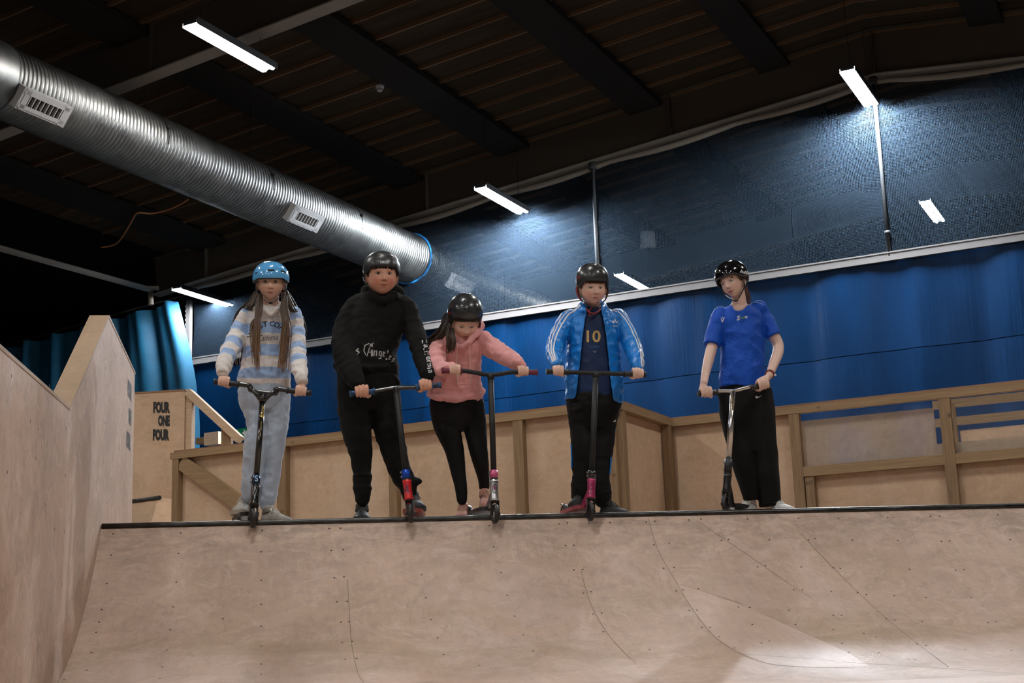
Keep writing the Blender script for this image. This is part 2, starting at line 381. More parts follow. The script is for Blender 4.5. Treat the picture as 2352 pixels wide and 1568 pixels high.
for yb in (-1., 6.3, 13.6, 20.9, 28.2):
    mb = MB()
    for (xa, xb_) in ((-18.3, -3.9), (-3.9, XR)):
        za, zb = rb(xa if xa < -4 else -3.9), rb(xb_)
        if xa > -5: za = rb(-3.9)
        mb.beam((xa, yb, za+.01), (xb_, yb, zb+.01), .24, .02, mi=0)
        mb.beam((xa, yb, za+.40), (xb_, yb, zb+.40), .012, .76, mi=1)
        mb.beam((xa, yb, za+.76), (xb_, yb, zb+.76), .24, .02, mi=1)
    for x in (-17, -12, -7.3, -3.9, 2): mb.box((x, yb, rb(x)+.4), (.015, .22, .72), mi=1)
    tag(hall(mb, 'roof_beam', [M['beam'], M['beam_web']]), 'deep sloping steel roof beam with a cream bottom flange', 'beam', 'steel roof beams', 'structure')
# hanging pipe at the eaves with its drop
mb = MB(); pz = 7.05; p0 = onplane(0, 570, zz, pz); p1 = onplane(345, 665, zz, pz); p2 = onplane(347, 700, np.cross(zz, cR), float(p1@np.cross(zz, cR)))
p00 = p0+(p0-p1)*1.2
mb.tube([p00, p1], .055, 10); mb.tube([p1+np.array([0, 0, .02]), p2], .05, 10); mb.box(p1+np.array([0, 0, .03]), (.32, .16, .05))
tag(mb.build('drain_pipe', M['beam'], org=None), 'long cream pipe hanging under the dark eaves with a short drop at its end', 'pipe')
# ------------------------------------------------------------------ lamps
def lamp(x, y, z, label, tube='lamp'):
    t = thing('batten_light', label, 'light', tuple(Bw(x, y, z)), BROT, 'twin tube batten lights')
    mb = MB(); mb.box((0, 0, .05), (.24, 1.60, .035)); mb.box((-.115, 0, .012), (.010, 1.60, .07)); mb.box((.115, 0, .012), (.010, 1.60, .07)); mb.box((0, 0, .075), (.09, 1.4, .03))
    for s in (-1, 1): mb.box((0, s*.79, .03), (.2, .015, .06))
    mb.build('tray', M['post_grey'], t)
    for s in (-1, 1):
        mb = MB(); mb.tube([(s*.062, -.775, .0), (s*.062, .775, .0)], .029, 12); mb.build('lit_tube', M[tube], t)
    for s in (-1, 1):
        mb = MB(); mb.tube([(0, s*.6, .08), (0, s*.6, max(.1, roofz(x)-z-.05))], .004, 5); mb.build('hanging_wire', M['purlin'], t)
    return t
lamp(-10.28, 13.05, 7.60, 'bright twin tube light hanging above the round metal duct at upper left')
lamp(-10.05, 20.0, 7.45, 'bright twin tube light in front of the net, right of the duct', 'lamp_strong')
lamp(-4.0, 20.05, 8.15, 'bright twin tube light at the head of the right net pole', 'lamp_strong')
lamp(-4.25, 27.2, 8.15, 'small bright twin tube light seen through the net at far right')
lamp(-10.50, 26.95, 7.6, 'small twin tube light just above the white rail, behind the net')
lamp(-16.8, 20.55, 6.86, 'low twin tube light beside the turquoise curtain, left of the blue helmet', 'lamp_mid')
for x, y in ((-16.8, 13.05), (-16.8, 5.9)): pass
for x, z in ((-10.28, 7.6), (-3.95, 8.15), (2.5, 7.6)):  # unseen rows, added to light the riders from the front
    for y in ((5.8, -1.4, -8.6) if x < 2 else (13.05, 5.8, -1.4, -8.6)):
        lamp(x, y, z, 'added twin tube light further forward in the hall, outside the picture')
lamp(-3.95, 13.05, 8.15, 'added twin tube light further forward in the hall, outside the picture')
# ------------------------------------------------------------------ duct
DX, DZ, DR = -12.43, 7.02, .435
duct = thing('air_duct', 'large round galvanised spiral duct crossing the roof from upper left and through the net', 'duct', tuple(Bw(DX, 5, DZ)), BROT)
mb = MB(); pts = []; rad = []; y = 5.3
while y < 30:
    for dy, dr in ((0, 0), (.022, .0), (.030, .010), (.040, .010), (.048, 0)): pts.append((0, y+dy-5+.0, 0)); rad.append(DR+dr)
    y += .066
N_ = 40; vs = []; fs = []
for (px_, py_, pz_), r in zip(pts, rad):
    for k in range(N_):
        t = 2*PI*k/N_; vs.append((r*math.cos(t), py_+.066*k/N_, r*math.sin(t)))
for i in range(len(pts)-1):
    for k in range(N_-1): fs.append((i*N_+k, i*N_+k+1, (i+1)*N_+k+1, (i+1)*N_+k))
    if i+5 < len(pts)-1: fs.append((i*N_+N_-1, (i+5)*N_, (i+6)*N_, (i+1)*N_+N_-1))
mb.add(vs, fs, 0, True); mb.build('spiral_pipe', M['galv'], duct, fix=False)
yj = onplane(42, 215, e1, DX)@e2-5-.42
mb = MB(); mb.tube([(0, yj-3.4, 0), (0, yj, 0), (0, yj+.03, 0)], [DR+.02, DR+.02, DR+.01], 40); mb.build('smooth_sleeve', M['galv'], duct)
for px_, py_ in ((100, 250), (702, 512), (1062, 668)):
    nrm = Vector((.80, 0, -.60)); best = 9e9
    for yt in np.linspace(3, 22, 400):
        wp = Bw(DX, 5, DZ)+(nrm.x*(DR+.1))*e1+yt*e2+zz*(nrm.z*(DR+.1)); q_ = wp-CAM; xx_ = CX+F_PX*(q_@cR)/(q_@cF)
        if abs(xx_-px_) < best: best = abs(xx_-px_); ydv = yt
    t_ = Vector((0, 1, 0)); u_ = nrm.cross(t_); r3 = Matrix((t_, u_, nrm)).transposed(); c = nrm*(DR-.01)+Vector((0, ydv, 0))
    g = MB()
    L, H = (.74, .24) if px_ < 500 else (.74, .24)
    for s in (-1, 1):
        g.box(c+t_*s*L/2+nrm*.05, (.04, H+.04, .14), r3); g.box(c+u_*s*H/2+nrm*.05, (L, .035, .14), r3)
    for s in (-1, 1):
        g.box(c+t_*s*(L/2-.06)+nrm*.12, (.08, H+.02, .012), r3); g.box(c+u_*s*(H/2-.03)+nrm*.12, (L, .05, .012), r3)
    gr = g.build('supply_grille', M['white_metal'], duct)
    g = MB(); g.box(c+nrm*.075, (L-.08, H-.06, .01), r3); g.build('dark_opening', M['dark_void'], gr)
    for k in range(8):
        g = MB(); g.box(c+t_*(-L/2+.12+k*(L-.24)/7)+nrm*.10, (.012, H-.1, .05), r3); g.build('slat', M['white_metal'], gr)
for px_, py_ in ((331, 290), (574, 395), (781, 490), (960, 560)):
    yw = onplane(px_, py_, e1, DX)@e2-5
    g = MB(); g.tube([(.0, yw, DR*1.0), (0, yw, roofz(DX)-DZ)], .006, 5)
    a = [(math.cos(t)*(DR+.012), yw, math.sin(t)*(DR+.012)) for t in np.linspace(-.2, PI+.2, 20)]
    g.tube(a, .006, 5); g.sphere(((DR+.02)*math.cos(.35), yw, (DR+.02)*math.sin(.35)), .03, 8)
    g.build('hanger', M['purlin'], duct)
yn_ = 20.93-5
g = MB(); g.tube([((DR+.02)*math.cos(t), yn_-.02, (DR+.02)*math.sin(t)) for t in np.linspace(0, 2*PI, 40)], .022, 8); g.build('blue_collar', mat('blue_tape', (.01, .16, .42), .5), duct)
# ------------------------------------------------------------------ net, rail, tarpaulins
NY = 20.95; BZ = 5.72
mb = MB(); nx = 60; zt = lambda x: rb(x)-.02-(.05 if x < -4 else .12)*abs(math.sin((x+3.9)/2.1*PI))*.6
vs = []; 
for j in range(13):
    for i in range(nx+1):
        x = -17.42+i*(22.4)/nx; t = j/12
        vs.append((x, NY+.07*math.sin(x*1.7)*math.sin(t*PI), BZ+(zt(x)-BZ)*t))
fs = [(j*(nx+1)+i, j*(nx+1)+i+1, (j+1)*(nx+1)+i+1, (j+1)*(nx+1)+i) for j in range(12) for i in range(nx)]
mb.add(vs, fs, 0, True); net = hall(mb, 'safety_net', M['net'], fix=False)
tag(net, 'fine mesh safety net hanging from the roof beam above the white rail', 'net')
mb = MB(); pts = [(-17.42+i*22.4/80, NY-.03, rb(-17.42+i*22.4/80)-.06-.05*abs(math.sin(i*.39))) for i in range(81)]
mb.tube(pts, [(.035+.02*abs(math.sin(i*.39)), .05) for i in range(81)], 8); tag(hall(mb, 'rolled_sheet', M['beam']), 'rolled pale sheet bunched along the top edge of the net', 'sheet')
mb = MB(); mb.b2((-17.5, NY-.09, BZ-.07), (5.2, NY-.02, BZ+.07)); mb.b2((-17.5, NY-.10, BZ+.045), (5.2, NY-.02, BZ+.06))
tag(hall(mb, 'top_rail', M['rail_white']), 'long pale metal rail between the net and the blue tarpaulin', 'rail')
for px_, nm in ((1366, 'slim grey upright pole on the net behind the boy in the blue jacket'), (2033, 'slim grey upright pole on the net under the top right light'), (434, 'white perforated upright post at the left end of the net')):
    x = onB(px_, 480 if px_ > 500 else 760, NY-.06)[0]
    mb = MB()
    if px_ > 500: mb.tube([(x, NY-.06, BZ), (x, NY-.06, rb(x)-.05)], .032, 10); mb.cyl((x, NY-.06, BZ+.35), (x, NY-.06, BZ+.40), .045); mb.cyl((x, NY-.06, rb(x)-.12), (x, NY-.06, rb(x)), .07)
    else:
        mb.b2((x-.05, NY-.10, BZ-.05), (x+.05, NY-.02, 6.95))
        for k in range(12): mb.b2((x-.065, NY-.105, BZ+.1+k*.09), (x-.05, NY-.03, BZ+.14+k*.09))
    tag(hall(mb, 'net_post', M['post_grey'] if px_ > 500 else M['rail_white']), nm, 'post')
seamz = onB(1850, 829, NY)[2]
def sheet(x0, x1, z0, z1, y0, amp, n, mats, folds, seed, low=False):
    rnd = random.Random(seed); mb = MB(); vs = []; m_ = 10
    ph = [rnd.uniform(0, 6) for _ in range(6)]
    for j in range(m_+1):
        for i in range(n+1):
            x = x0+(x1-x0)*i/n; t = j/m_
            w = sum(math.sin(x*f+ph[q]+.6*math.sin((1-t if low else t)*2+q))*a for q, (f, a) in enumerate(folds))
            vs.append((x, y0+amp*w*(1-.35*(1-t if low else t)), z0+(z1-z0)*t))
    mb.add(vs, [(j*(n+1)+i, j*(n+1)+i+1, (j+1)*(n+1)+i+1, (j+1)*(n+1)+i) for j in range(m_) for i in range(n)], 0, True); return mb
fo = [(2.2, .8), (5.1, .5), (9.7, .3), (17., .12)]
mb = sheet(-17.45, 5.2, seamz, BZ-.06, NY, .045, 240, None, fo, 3)
tag(hall(mb, 'upper_tarpaulin', M['tarp'], fix=False), 'long upper blue tarpaulin stretched along the hall under the pale rail', 'tarpaulin')
mb = sheet(-17.45, 5.2, .9, seamz-.012, NY-.0, .045, 240, None, fo, 3, True)
lo = tag(hall(mb, 'lower_tarpaulin', M['tarp'], fix=False), 'lower blue tarpaulin below the dark seam, reaching down behind the wooden fence', 'tarpaulin')

# turquoise curtain
mb = MB(); n = 150; m_ = 14; vs = []; rnd = random.Random(4)
for j in range(m_+1):
    t = j/m_
    for i in range(n+1):
        s = i/n; x = -23.5+6.12*s; zt_ = 6.42+.42*max(0, (x+22.5)/4.9)-.035*abs(math.sin(x*5.2)); zb_ = 3.0
        fold = .11*math.sin(x*9+.8*math.sin(x*2.3)+t*.6)+.05*math.sin(x*17+1)
        xx = x+.62*max(0, (s-.72)/.28)*math.sin(min(1, t*1.35)*PI*.5)*(1 if t < .8 else .9)+.05*t*math.sin(x*3)
        vs.append((xx, 20.45+fold*(1-.3*t)-.35*max(0, s-.8)*t, zt_+(zb_-zt_)*t))
mb.add(vs, [(j*(n+1)+i, j*(n+1)+i+1, (j+1)*(n+1)+i+1, (j+1)*(n+1)+i) for j in range(m_) for i in range(n)], 0, True)
tag(hall(mb, 'curtain', M['curtain'], fix=False), 'turquoise curtain hanging in folds beside the left end of the net', 'curtain')
mb = MB(); mb.tube([(-24, 20.45, 6.55), (-22.5, 20.45, 6.48), (-17.2, 20.45, 6.94)], .02, 6)
tag(hall(mb, 'curtain_wire', M['purlin']), 'dark wire carrying the turquoise curtain', 'wire')
# speaker, smoke detector, cable
x, y, z = onB(1488, 552, 24); t = thing('hanging_speaker', 'grey cylindrical speaker hanging behind the net', 'speaker', tuple(Bw(x, y, z)), BROT)
mb = MB(); mb.cyl((0, 0, -.17), (0, 0, .15), .145, .14, 24); mb.build('housing', M['white_metal'], t)
mb = MB(); mb.cyl((0, 0, -.18), (0, 0, -.165), .09, .09, 20); mb.build('cone', M['purlin'], t)
mb = MB(); mb.tube([(0, 0, .15), (0, 0, roofz(x)-z)], .006, 5); mb.build('cable', M['purlin'], t)
x, y, z = -10.61, 17.06, roofz(-10.61)-.16
t = thing('smoke_detector', 'small white round smoke detector on a dark purlin', 'detector', tuple(Bw(x, y, z)), BROT)
mb = MB(); mb.cyl((0, 0, -.03), (0, 0, .02), .06, .075, 18); mb.build('base', M['white_metal'], t)
mb = MB(); mb.cyl((0, 0, -.07), (0, 0, -.03), .04, .05, 16); mb.build('sensor', M['white_metal'], t)
def onroof(px_, py_, off):
    v = ray(px_, py_); t = 8
    while True:
        p = CAM+t*v; b = toB(p)
        if b[2] >= rb(b[0])+off or t > 60: return p
        t += .01
mb = MB(); P_ = [onroof(*q, .55) for q in ((432, 458), (395, 478), (350, 490), (316, 489), (300, 512), (280, 545), (262, 562), (232, 568))]
mb.tube([tuple(q) for q in crom(P_, 4)], .016, 6); tag(mb.build('hanging_cable', M['cord']), 'loose orange cable looping down from the roof left of the duct', 'cable')
# ================================================================== THE RAMP
CY0 = 7.92; DKZ = .92; RR = 2.7; TL = math.acos(1-(.905)/RR); YFT = CY0-.012-RR*math.sin(TL); LX = -1.06
def rampz(y):
    if y <= YFT: return 0.
    return RR-math.sqrt(max(0, RR*RR-(y-YFT)**2))
def onramp(px_, py_):
    v = ray(px_, py_); a = v[1]**2+v[2]**2; oy = -YFT; oz = CAMZ-RR; b = 2*(v[1]*oy+v[2]*oz); c = oy*oy+oz*oz-RR*RR
    t = (-b+math.sqrt(max(0, b*b-4*a*c)))/(2*a); p = CAM+t*v
    if p[1] < YFT: p = CAM+v*(-CAMZ/v[2])
    return p
def rpt(x, y, off=0.):
    z = rampz(y); 
    if y > YFT:
        nz = (RR-z)/RR; ny = -(y-YFT)/RR; return (x, y+ny*off, z+nz*off)
    return (x, y, off)
mb = MB(); nu, nv = 60, 40; vs = []; uvs = []
xs = np.linspace(LX+.001, 14, nu+1); ts = np.linspace(0, TL, nv+1)
for t in ts:
    for x in xs: vs.append((x, YFT+RR*math.sin(t), RR*(1-math.cos(t)))); uvs.append((x, RR*t))
fs = [(j*(nu+1)+i, j*(nu+1)+i+1, (j+1)*(nu+1)+i+1, (j+1)*(nu+1)+i) for j in range(nv) for i in range(nu)]
mb.add(vs, fs, 0, True)
ramp = mb.build('quarter_pipe', M['ramp'], uv=False, fix=False)
l = ramp.data.uv_layers.new(name='UV')
for lp in ramp.data.loops: l.data[lp.index].uv = uvs[lp.vertex_index]
tag(ramp, 'wide curved plywood quarter pipe with screw holes filling the foreground', 'ramp')
seams = [[(798, 1330), (802, 1400), (808, 1480), (822, 1545), (836, 1568)],
         [(1334, 1310), (1356, 1385), (1392, 1450), (1440, 1505), (1460, 1520)],
         [(1489, 1190), (1510, 1260), (1552, 1335), (1595, 1405), (1640, 1460), (1690, 1495), (1760, 1523), (1850, 1532), (1960, 1534)],
         [(1552, 1338), (1640, 1366), (1700, 1385)], [(1600, 1195), (1700, 1262), (1790, 1325), (1870, 1378)],
         [(1830, 1215), (1930, 1320), (2030, 1415), (2110, 1480), (2180, 1532)], [(1700, 1502), (1850, 1512), (1960, 1522), (2050, 1527), (2200, 1537), (2352, 1549)]]
mb = MB()
for s in seams:
    q = [onramp(*p) for p in crom(s, 5)]; q = [rpt(p[0], p[1], .0012) for p in q]
    for a, b in zip(q, q[1:]):
        a, b = Vector(a), Vector(b); d = (b-a).normalized(); nrm = Vector((0, -.3, .9)); sd = d.cross(nrm).normalized()*.0013
        mb.add([a-sd, a+sd, b+sd, b-sd], [(0, 1, 2, 3)])
mb.build('sheet_joints', M['seam'], ramp)
scr = [(260,1226),(415,1224),(602,1218),(756,1214),(782,1213),(255,1275),(410,1271),(600,1267),(761,1264),(788,1262),(245,1340),(405,1337),(600,1333),(768,1327),(790,1325),(234,1400),(398,1394),(600,1388),(774,1382),(797,1381),(228,1429),(221,1452),(391,1446),(600,1438),(783,1429),(801,1428),(210,1499),(383,1493),(600,1484),(786,1476),(809,1473),(199,1539),(373,1532),(600,1525),(793,1514),(819,1512),(147,1561),(367,1558),(512,1421),(600,1548),
 (1124,1207),(1134,1256),(1151,1315),(1165,1367),(1182,1415),(1202,1458),(1224,1495),(968,1320),(978,1373),(990,1423),(1005,1465),(1019,1503),(1101,1528),
 (1284,1203),(1303,1201),(1299,1253),(1318,1252),(1318,1309),(1338,1308),(1340,1362),(1358,1359),(1362,1410),(1382,1408),(1386,1451),(1484,1199),(1504,1197),(1401,1200),(1502,1251),(1537,1247),(1524,1305),(1548,1303),(1553,1357),(1569,1355),(1583,1402),(1601,1401),(1612,1441),(1631,1441),(1652,1462),(1687,1488),
 (1582,1194),(1610,1192),(1717,1192),(1834,1190),(1926,1190),(2039,1188),(2137,1186),(2158,1185),(2292,1182),(1657,1241),(1673,1239),(1767,1240),(1857,1240),(1872,1237),(1958,1240),(2062,1241),(2162,1243),(2181,1242),(2320,1239),
 (1740,1302),(1758,1299),(1840,1302),(1914,1304),(1930,1305),(2089,1308),(2195,1310),(2214,1308),(1823,1354),(1843,1355),(1909,1358),(1970,1361),(1990,1365),(2054,1368),(2127,1372),(2231,1372),(1696,1394),(1722,1395),(1812,1401),(1914,1413),(1933,1413),(2036,1421),(2055,1424),(2118,1427),(2269,1430),(2288,1428),(1604,1352),(1728,1434),(1827,1434),(1914,1446),(1984,1455),(2013,1463),(2106,1479),(2127,1482),(2217,1492),(1767,1472),(1749,1477),(1934,1478),(1950,1498),(2019,1498),(2087,1514),(2102,1515),(2177,1531),(2323,1494),(1492,1492)]
sdat = None
rest = MB(); base = MB(); base.add([(0, 0, 0)]+[(.0056*math.cos(k*PI/4), .0056*math.sin(k*PI/4), 0) for k in range(8)], [(0, k+1, (k+1) % 8+1) for k in range(8)])
for i, p in enumerate(scr):
    q = onramp(*p); c = Vector(rpt(q[0], q[1], .0013)); th = math.asin(min(1, max(0, (q[1]-YFT)/RR)))
    if i < 99:
        if sdat is None: o = base.build('screw', M['screw'], ramp, fix=False); sdat = o
        else: o = sdat.copy(); C.objects.link(o); o.parent = ramp
        o.location = c; o.rotation_euler = (th, 0, 0)
    else:
        tn = Vector((0, math.cos(th), math.sin(th)))
        rest.add([c]+[c+Vector((1, 0, 0))*.0056*math.cos(k*PI/4)+tn*.0056*math.sin(k*PI/4) for k in range(8)], [(0, k+1, (k+1) % 8+1) for k in range(8)])
rest.build('screws', M['screw'], ramp, fix=False)['kind'] = 'stuff'
mb = MB(); mb.b2((LX, -9, .0), (14, YFT+.002, .0015))
tag(mb.build('flat_bottom', M['ramp_pale']), 'flat plywood bottom of the bowl at the foot of the quarter pipe', 'ramp floor')
pol = [(1552, 1338), (1595, 1405), (1640, 1460), (1690, 1495), (1760, 1523), (1850, 1532), (2000, 1531), (1950, 1500), (1850, 1455), (1750, 1410), (1650, 1368)]  # paler colour for the bright hip panel, laid on the plain curve
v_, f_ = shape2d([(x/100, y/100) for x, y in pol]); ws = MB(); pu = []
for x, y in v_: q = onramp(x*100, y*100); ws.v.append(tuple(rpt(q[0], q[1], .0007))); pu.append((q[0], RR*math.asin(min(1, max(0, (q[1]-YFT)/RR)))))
ws.f = f_; ws.m = [0]*len(f_); ws.sm = [True]*len(f_); wo = ws.build('pale_wedge', M['ramp_pale'], ramp, uv=False, fix=False); l = wo.data.uv_layers.new(name='UV')
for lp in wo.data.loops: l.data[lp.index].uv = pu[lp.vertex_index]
# platform
mb = MB(); mb.prism([(LX+.002, CY0+.005, 0), (14, CY0+.005, 0), (14, 10.5, 0), (7.5, 13.5, 0), (-2, 15.6, 0), (-6, 15.6, 0), (-6, 9.36, 0), (LX+.002, 9.36, 0)], (0, 0, DKZ-.03), (0, 0, DKZ))
for x in np.arange(LX+.3, 8.5, 1.2): mb.b2((x, CY0+.05, .0), (x+.05, CY0+.15, DKZ-.03))
tag(mb.build('platform', M['ramp']), 'plywood platform the riders stand on behind the steel pipe', 'platform')
mb = MB(); cz = DKZ-.006
xx = np.linspace(LX+.005, 14, 40); mb.tube([(x, CY0+.0, cz) for x in xx], .0195, 20)
cop = tag(mb.build('coping_pipe', M['coping']), 'long worn black steel coping pipe along the top of the quarter pipe', 'pipe')
# ------------------------------------------------------------------ left side wall of the bowl
def LW(px_, py_): p = onplane(px_, py_, (1, 0, 0), LX); return (LX, p[1], p[2])
out = [LW(310, 860), LW(250, 730), LW(160, 941), LW(0, 801)]
yn = LW(0, 801)[1]; slope = (out[3][2]-out[2][2])/(out[3][1]-out[2][1])
side = thing('side_wall', 'tall plywood side wall of the bowl with a sharp peaked top', 'wall panel', (LX, 7, 0))
poly = [(LX, out[0][1], 0), out[0], out[1], out[2], (LX, yn-3, out[3][2]-3*slope), (LX, yn-3, 0)]
mb = MB(); mb.prism(poly, (-.018, 0, 0), (0, 0, 0), 0, 1); mb.build('facing_sheet', [M['wall_ply'], M['ply_edge']], side, org=(LX, 7, 0))
mb = MB(); mb.prism([(p[0], p[1], p[2]-.004) for p in poly], (-.105, 0, 0), (-.018, 0, 0)); mb.build('timber_core', M['ply_pale'], side, org=(LX, 7, 0))
for i, (a, b) in enumerate(zip(out, out[1:]+[poly[4]])):
    A, B_ = Vector(a), Vector(b); mb = MB(); d = (B_-A).normalized()
    c = (A+B_)/2+Vector((-.054, 0, .009)); up = Vector((1, 0, 0)).cross(d); up = up if up.z > 0 else -up
    mb.beam(A+Vector((-.0515, 0, 0))+up*.008, B_+Vector((-.0515, 0, 0))+up*.008, .109, .016, up)
    mb.build('capping_board', M['ply_h'], side, org=(LX, 7, 0))
mb = MB()
for p in ((182,848),(150,832),(206,788),(223,733)): pass
for word, y0, y1, xa, xb_ in (('FOUR', 871, 923, 293, 302.5), ('ONE', 933, 981, 295, 301.5), ('FOUR', 987, 1037, 290, 299.5)):
    v, f, ext = text2d(word, .075); A = LW(xa, (y0+y1)/2); B_ = LW(xb_, (y0+y1)/2); z0 = LW((xa+xb_)/2, y1)[2]; z1 = LW((xa+xb_)/2, y0)[2]
    wy = B_[1]-A[1]; hz = (z1-z0)*.80
    mb.add([(LX+.0012, (A[1]+B_[1])/2+x/ext[0]*wy, (z0+z1)/2+y/ext[1]*hz) for x, y in v], f)
mb.build('stencilled_words', M['ink'], side, org=(LX, 7, 0), fix=False)
mb = MB()
for px_, py_ in ((262, 812), (242, 845), (287, 892), (113, 885), (152, 984), (69, 968), (88, 985), (82, 1052), (150, 1092), (242, 972), (103, 1158), (148, 1220), (125, 1215), (16, 1084), (142, 1341), (245, 1155), (26, 863)):
    p = LW(px_, py_); r = .006
    mb.add([(LX+.001, p[1]+r*math.cos(k*PI/4), p[2]+r*1.4*math.sin(k*PI/4)) for k in range(8)], [tuple(range(8))])
mb.build('screw_holes', M['screw'], side, org=(LX, 7, 0), fix=False)
# ------------------------------------------------------------------ stencilled box and small quarter pipe behind
q8 = math.radians(7.4); ub = math.cos(q8)*rh-math.sin(q8)*dh; nb = math.sin(q8)*rh+math.cos(q8)*dh
P0 = CAM+ray(372, 1000)*14.6; cN = float(P0@nb)
def BX(px_, py_, off=0.): return onplane(px_, py_, nb, cN+off)
box = thing('stencilled_box', 'tall plywood box behind the side wall stencilled with three black words', 'ramp box', tuple(BX(372, 1190)))
bo = tuple(BX(372, 1190)); a, b = BX(262, 908), BX(425, 897); bz = DKZ+.001
mb = MB(); mb.prism([a, b, (b[0], b[1], bz), (a[0], a[1], bz)], nb*0, nb*.018, 0, 1); mb.build('front_sheet', [M['ply'], M['ply_edge']], box, org=bo)
mb = MB(); a2, b2_ = BX(262, 907), BX(428, 897); mb.prism([a2, b2_, b2_+zz*.016, a2+zz*.016], -nb*.01, nb*.06); mb.build('top_board', M['ply_edge'], box, org=bo)
mb = MB(); a3 = BX(426, 900, .02); b3 = BX(441, 900, .02); mb.prism([a3, b3, (b3[0], b3[1], bz), (a3[0], a3[1], bz)], nb*0, nb*.10); mb.build('upright', M['timber_pale'], box, org=bo)
mb = MB(); mb.beam(BX(434, 901, .05), BX(552, 1010, .05), .14, .08, zz); mb.build('sloping_brace', M['timber_pale'], box, org=bo)
for px_ in (508,): mb = MB(); mb.prism([BX(px_, 975, .1), BX(px_+22, 985, .1), BX(px_+22, 1040, .1), BX(px_, 1040, .1)], nb*0, nb*.08); mb.build('upright', M['timber_v'], box, org=bo)
mb = MB()
for word, x0, x1, y0, y1 in (('FOUR', 352, 390.5, 922, 949), ('ONE', 363, 390, 953, 979), ('FOUR', 351, 389, 985, 1012)):
    v, f, ext = text2d(word, .075); A = BX(x0, y1, -.003); B_ = BX(x1, y1, -.003); D = BX(x0, y0, -.003); u = Vector(B_-A); h = Vector(D-A)
    c = Vector(A)+u/2+h/2; mb.add([c+u*(x/ext[0])+h*(y/ext[1]) for x, y in v], f)
mb.build('stencilled_words', M['ink'], box, org=bo, fix=False)
mb = MB(); p = -rh*.6-dh*.8; q = -rh*.8+dh*.6; T0 = CAM+ray(364, 1143)*(13.4); H_ = T0[2]-DKZ; pr = []
for k in range(9):
    t = k/8*PI/2; pr.append(T0+p*(.46*(1-math.cos(t)))-zz*(H_*math.sin(t)) if False else T0+p*(.44*(1-math.cos(PI/2-t*1.0)))*0+p*(.44*k/8)-zz*(H_*(1-(1-k/8)**1.8)))
pr = [T0-p*.36]+pr+[T0-p*.36-zz*H_]
sm = thing('small_quarter_pipe', 'small plywood quarter pipe beside the left end of the fence', 'ramp', (T0[0], T0[1], DKZ)); so = (T0[0], T0[1], DKZ)
mb = MB(); mb.prism(pr, q*0, q*1.3, 0); mb.build('ramp_body', M['ply'], sm, org=so)
mb = MB(); mb.tube([T0-q*.02, T0+q*1.2], .022, 12); mb.build('coping', M['coping'], sm, org=so)
# ------------------------------------------------------------------ fences
def fence(name, label, loc, L, posts, mid=None, rail_h=.072, panel=True, H=1.10, rot=BROT, panel_z=None):
    t = thing(name, label, 'fence', loc, rot)
    mb = MB(); mb.b2((-.03, -.05, H-rail_h), (L+.0, .02, H-.014)); mb.build('top_rail', M['timber'], t)
    mb = MB(); mb.b2((-.0, -.03, H-.014), (L, .12, H+.006)); mb.build('capping_strip', M['ply_edge'], t)
    for x, w in posts:
        mb = MB(); mb.b2((x-w/2, -.045, 0), (x+w/2, .02, H-rail_h-.002)); mb.build('post', M['timber_v'], t)
    return t
A = Bw(-8.42, 9.93, DKZ); 
def fx(px_, py_, yb, x0): return onB(px_, py_, yb)[0]-x0
Lf = -4.07+8.42
f1 = fence('wooden_fence', 'long low plywood fence with timber posts behind the four children', tuple(A), Lf, [(fx(409, 1120, 9.93, -8.42), .07), (fx(653, 1090, 9.93, -8.42), .09), (fx(909, 1130, 9.93, -8.42), .075), (fx(1198, 1080, 9.93, -8.42), .085), (Lf-.04, .08)])
mb = MB(); mb.b2((0, .022, 0), (Lf, .04, 1.08)); mb.build('plywood_panel', M['ply'], f1)
mb = MB(); z1 = onB(420, 1062, 9.93)[2]-DKZ; z2 = onB(556, 1158, 9.93)[2]-DKZ
mb.beam((fx(420, 1062, 9.93, -8.42), -.01, z1), (fx(556, 1158, 9.93, -8.42), -.01, z2), .05, .135, (0, 0, 1)); mb.build('diagonal_brace', M['timber'], f1)
Lj = 1.12; B0 = Bw(-4.07, 9.93, DKZ)
f2 = fence('fence_return', 'short plywood return of the fence beside the boy in the blue jacket', tuple(B0), Lj, [(.05, .07), (Lj-.06, .07)], rot=BROT+PI/2)
for ch in f2.children: ch.location = (0, 0, 0.002)
mb = MB(); mb.b2((0, -.075, 0), (Lj, -.052, 1.08)); mb.build('plywood_panel', M['ply'], f2)
for ch in list(f2.children):
    if ch.name.startswith('plywood'): ch.location = (0, .10, 0)
Y3 = 11.1; X3 = -4.10; L3 = 4.6; mz = onB(1980, 1071, Y3)[2]-DKZ
px3 = [(fx(1541, 1080, Y3, X3), .07), (fx(1834, 1060, Y3, X3), .085), (fx(2182, 1040, Y3, X3), .085), (4.4, .085)]
f3 = fence('fence_with_window', 'right-hand timber fence with a clear plastic window and plywood infill', tuple(Bw(X3, Y3, DKZ)), L3, px3)
xa, xb_ = px3[1][0], px3[2][0]
mb = MB(); mb.b2((.0, .022, 0), (xa-.03, .04, 1.08)); mb.build('plywood_panel', M['ply'], f3)
mb = MB(); mb.b2((xa+.03, -.04, mz-.045), (L3, .03, mz+.035)); mb.build('middle_rail', M['timber'], f3)
mb = MB(); mb.b2((xa+.0, .04, 0), (L3, .058, mz-.02)); mb.build('plywood_panel', M['ply'], f3)
mb = MB(); mb.b2((xa+.05, -.03, 0), (xa+.12, .04, mz-.05)); mb.build('post', M['timber_v'], f3)
zt1 = onB(2150, 936, Y3+.06)[2]-DKZ
mb = MB(); mb.b2((xa+.03, .045, mz-.0), (xb_-.10, .063, zt1)); mb.build('infill_board', M['ply_pale'], f3)
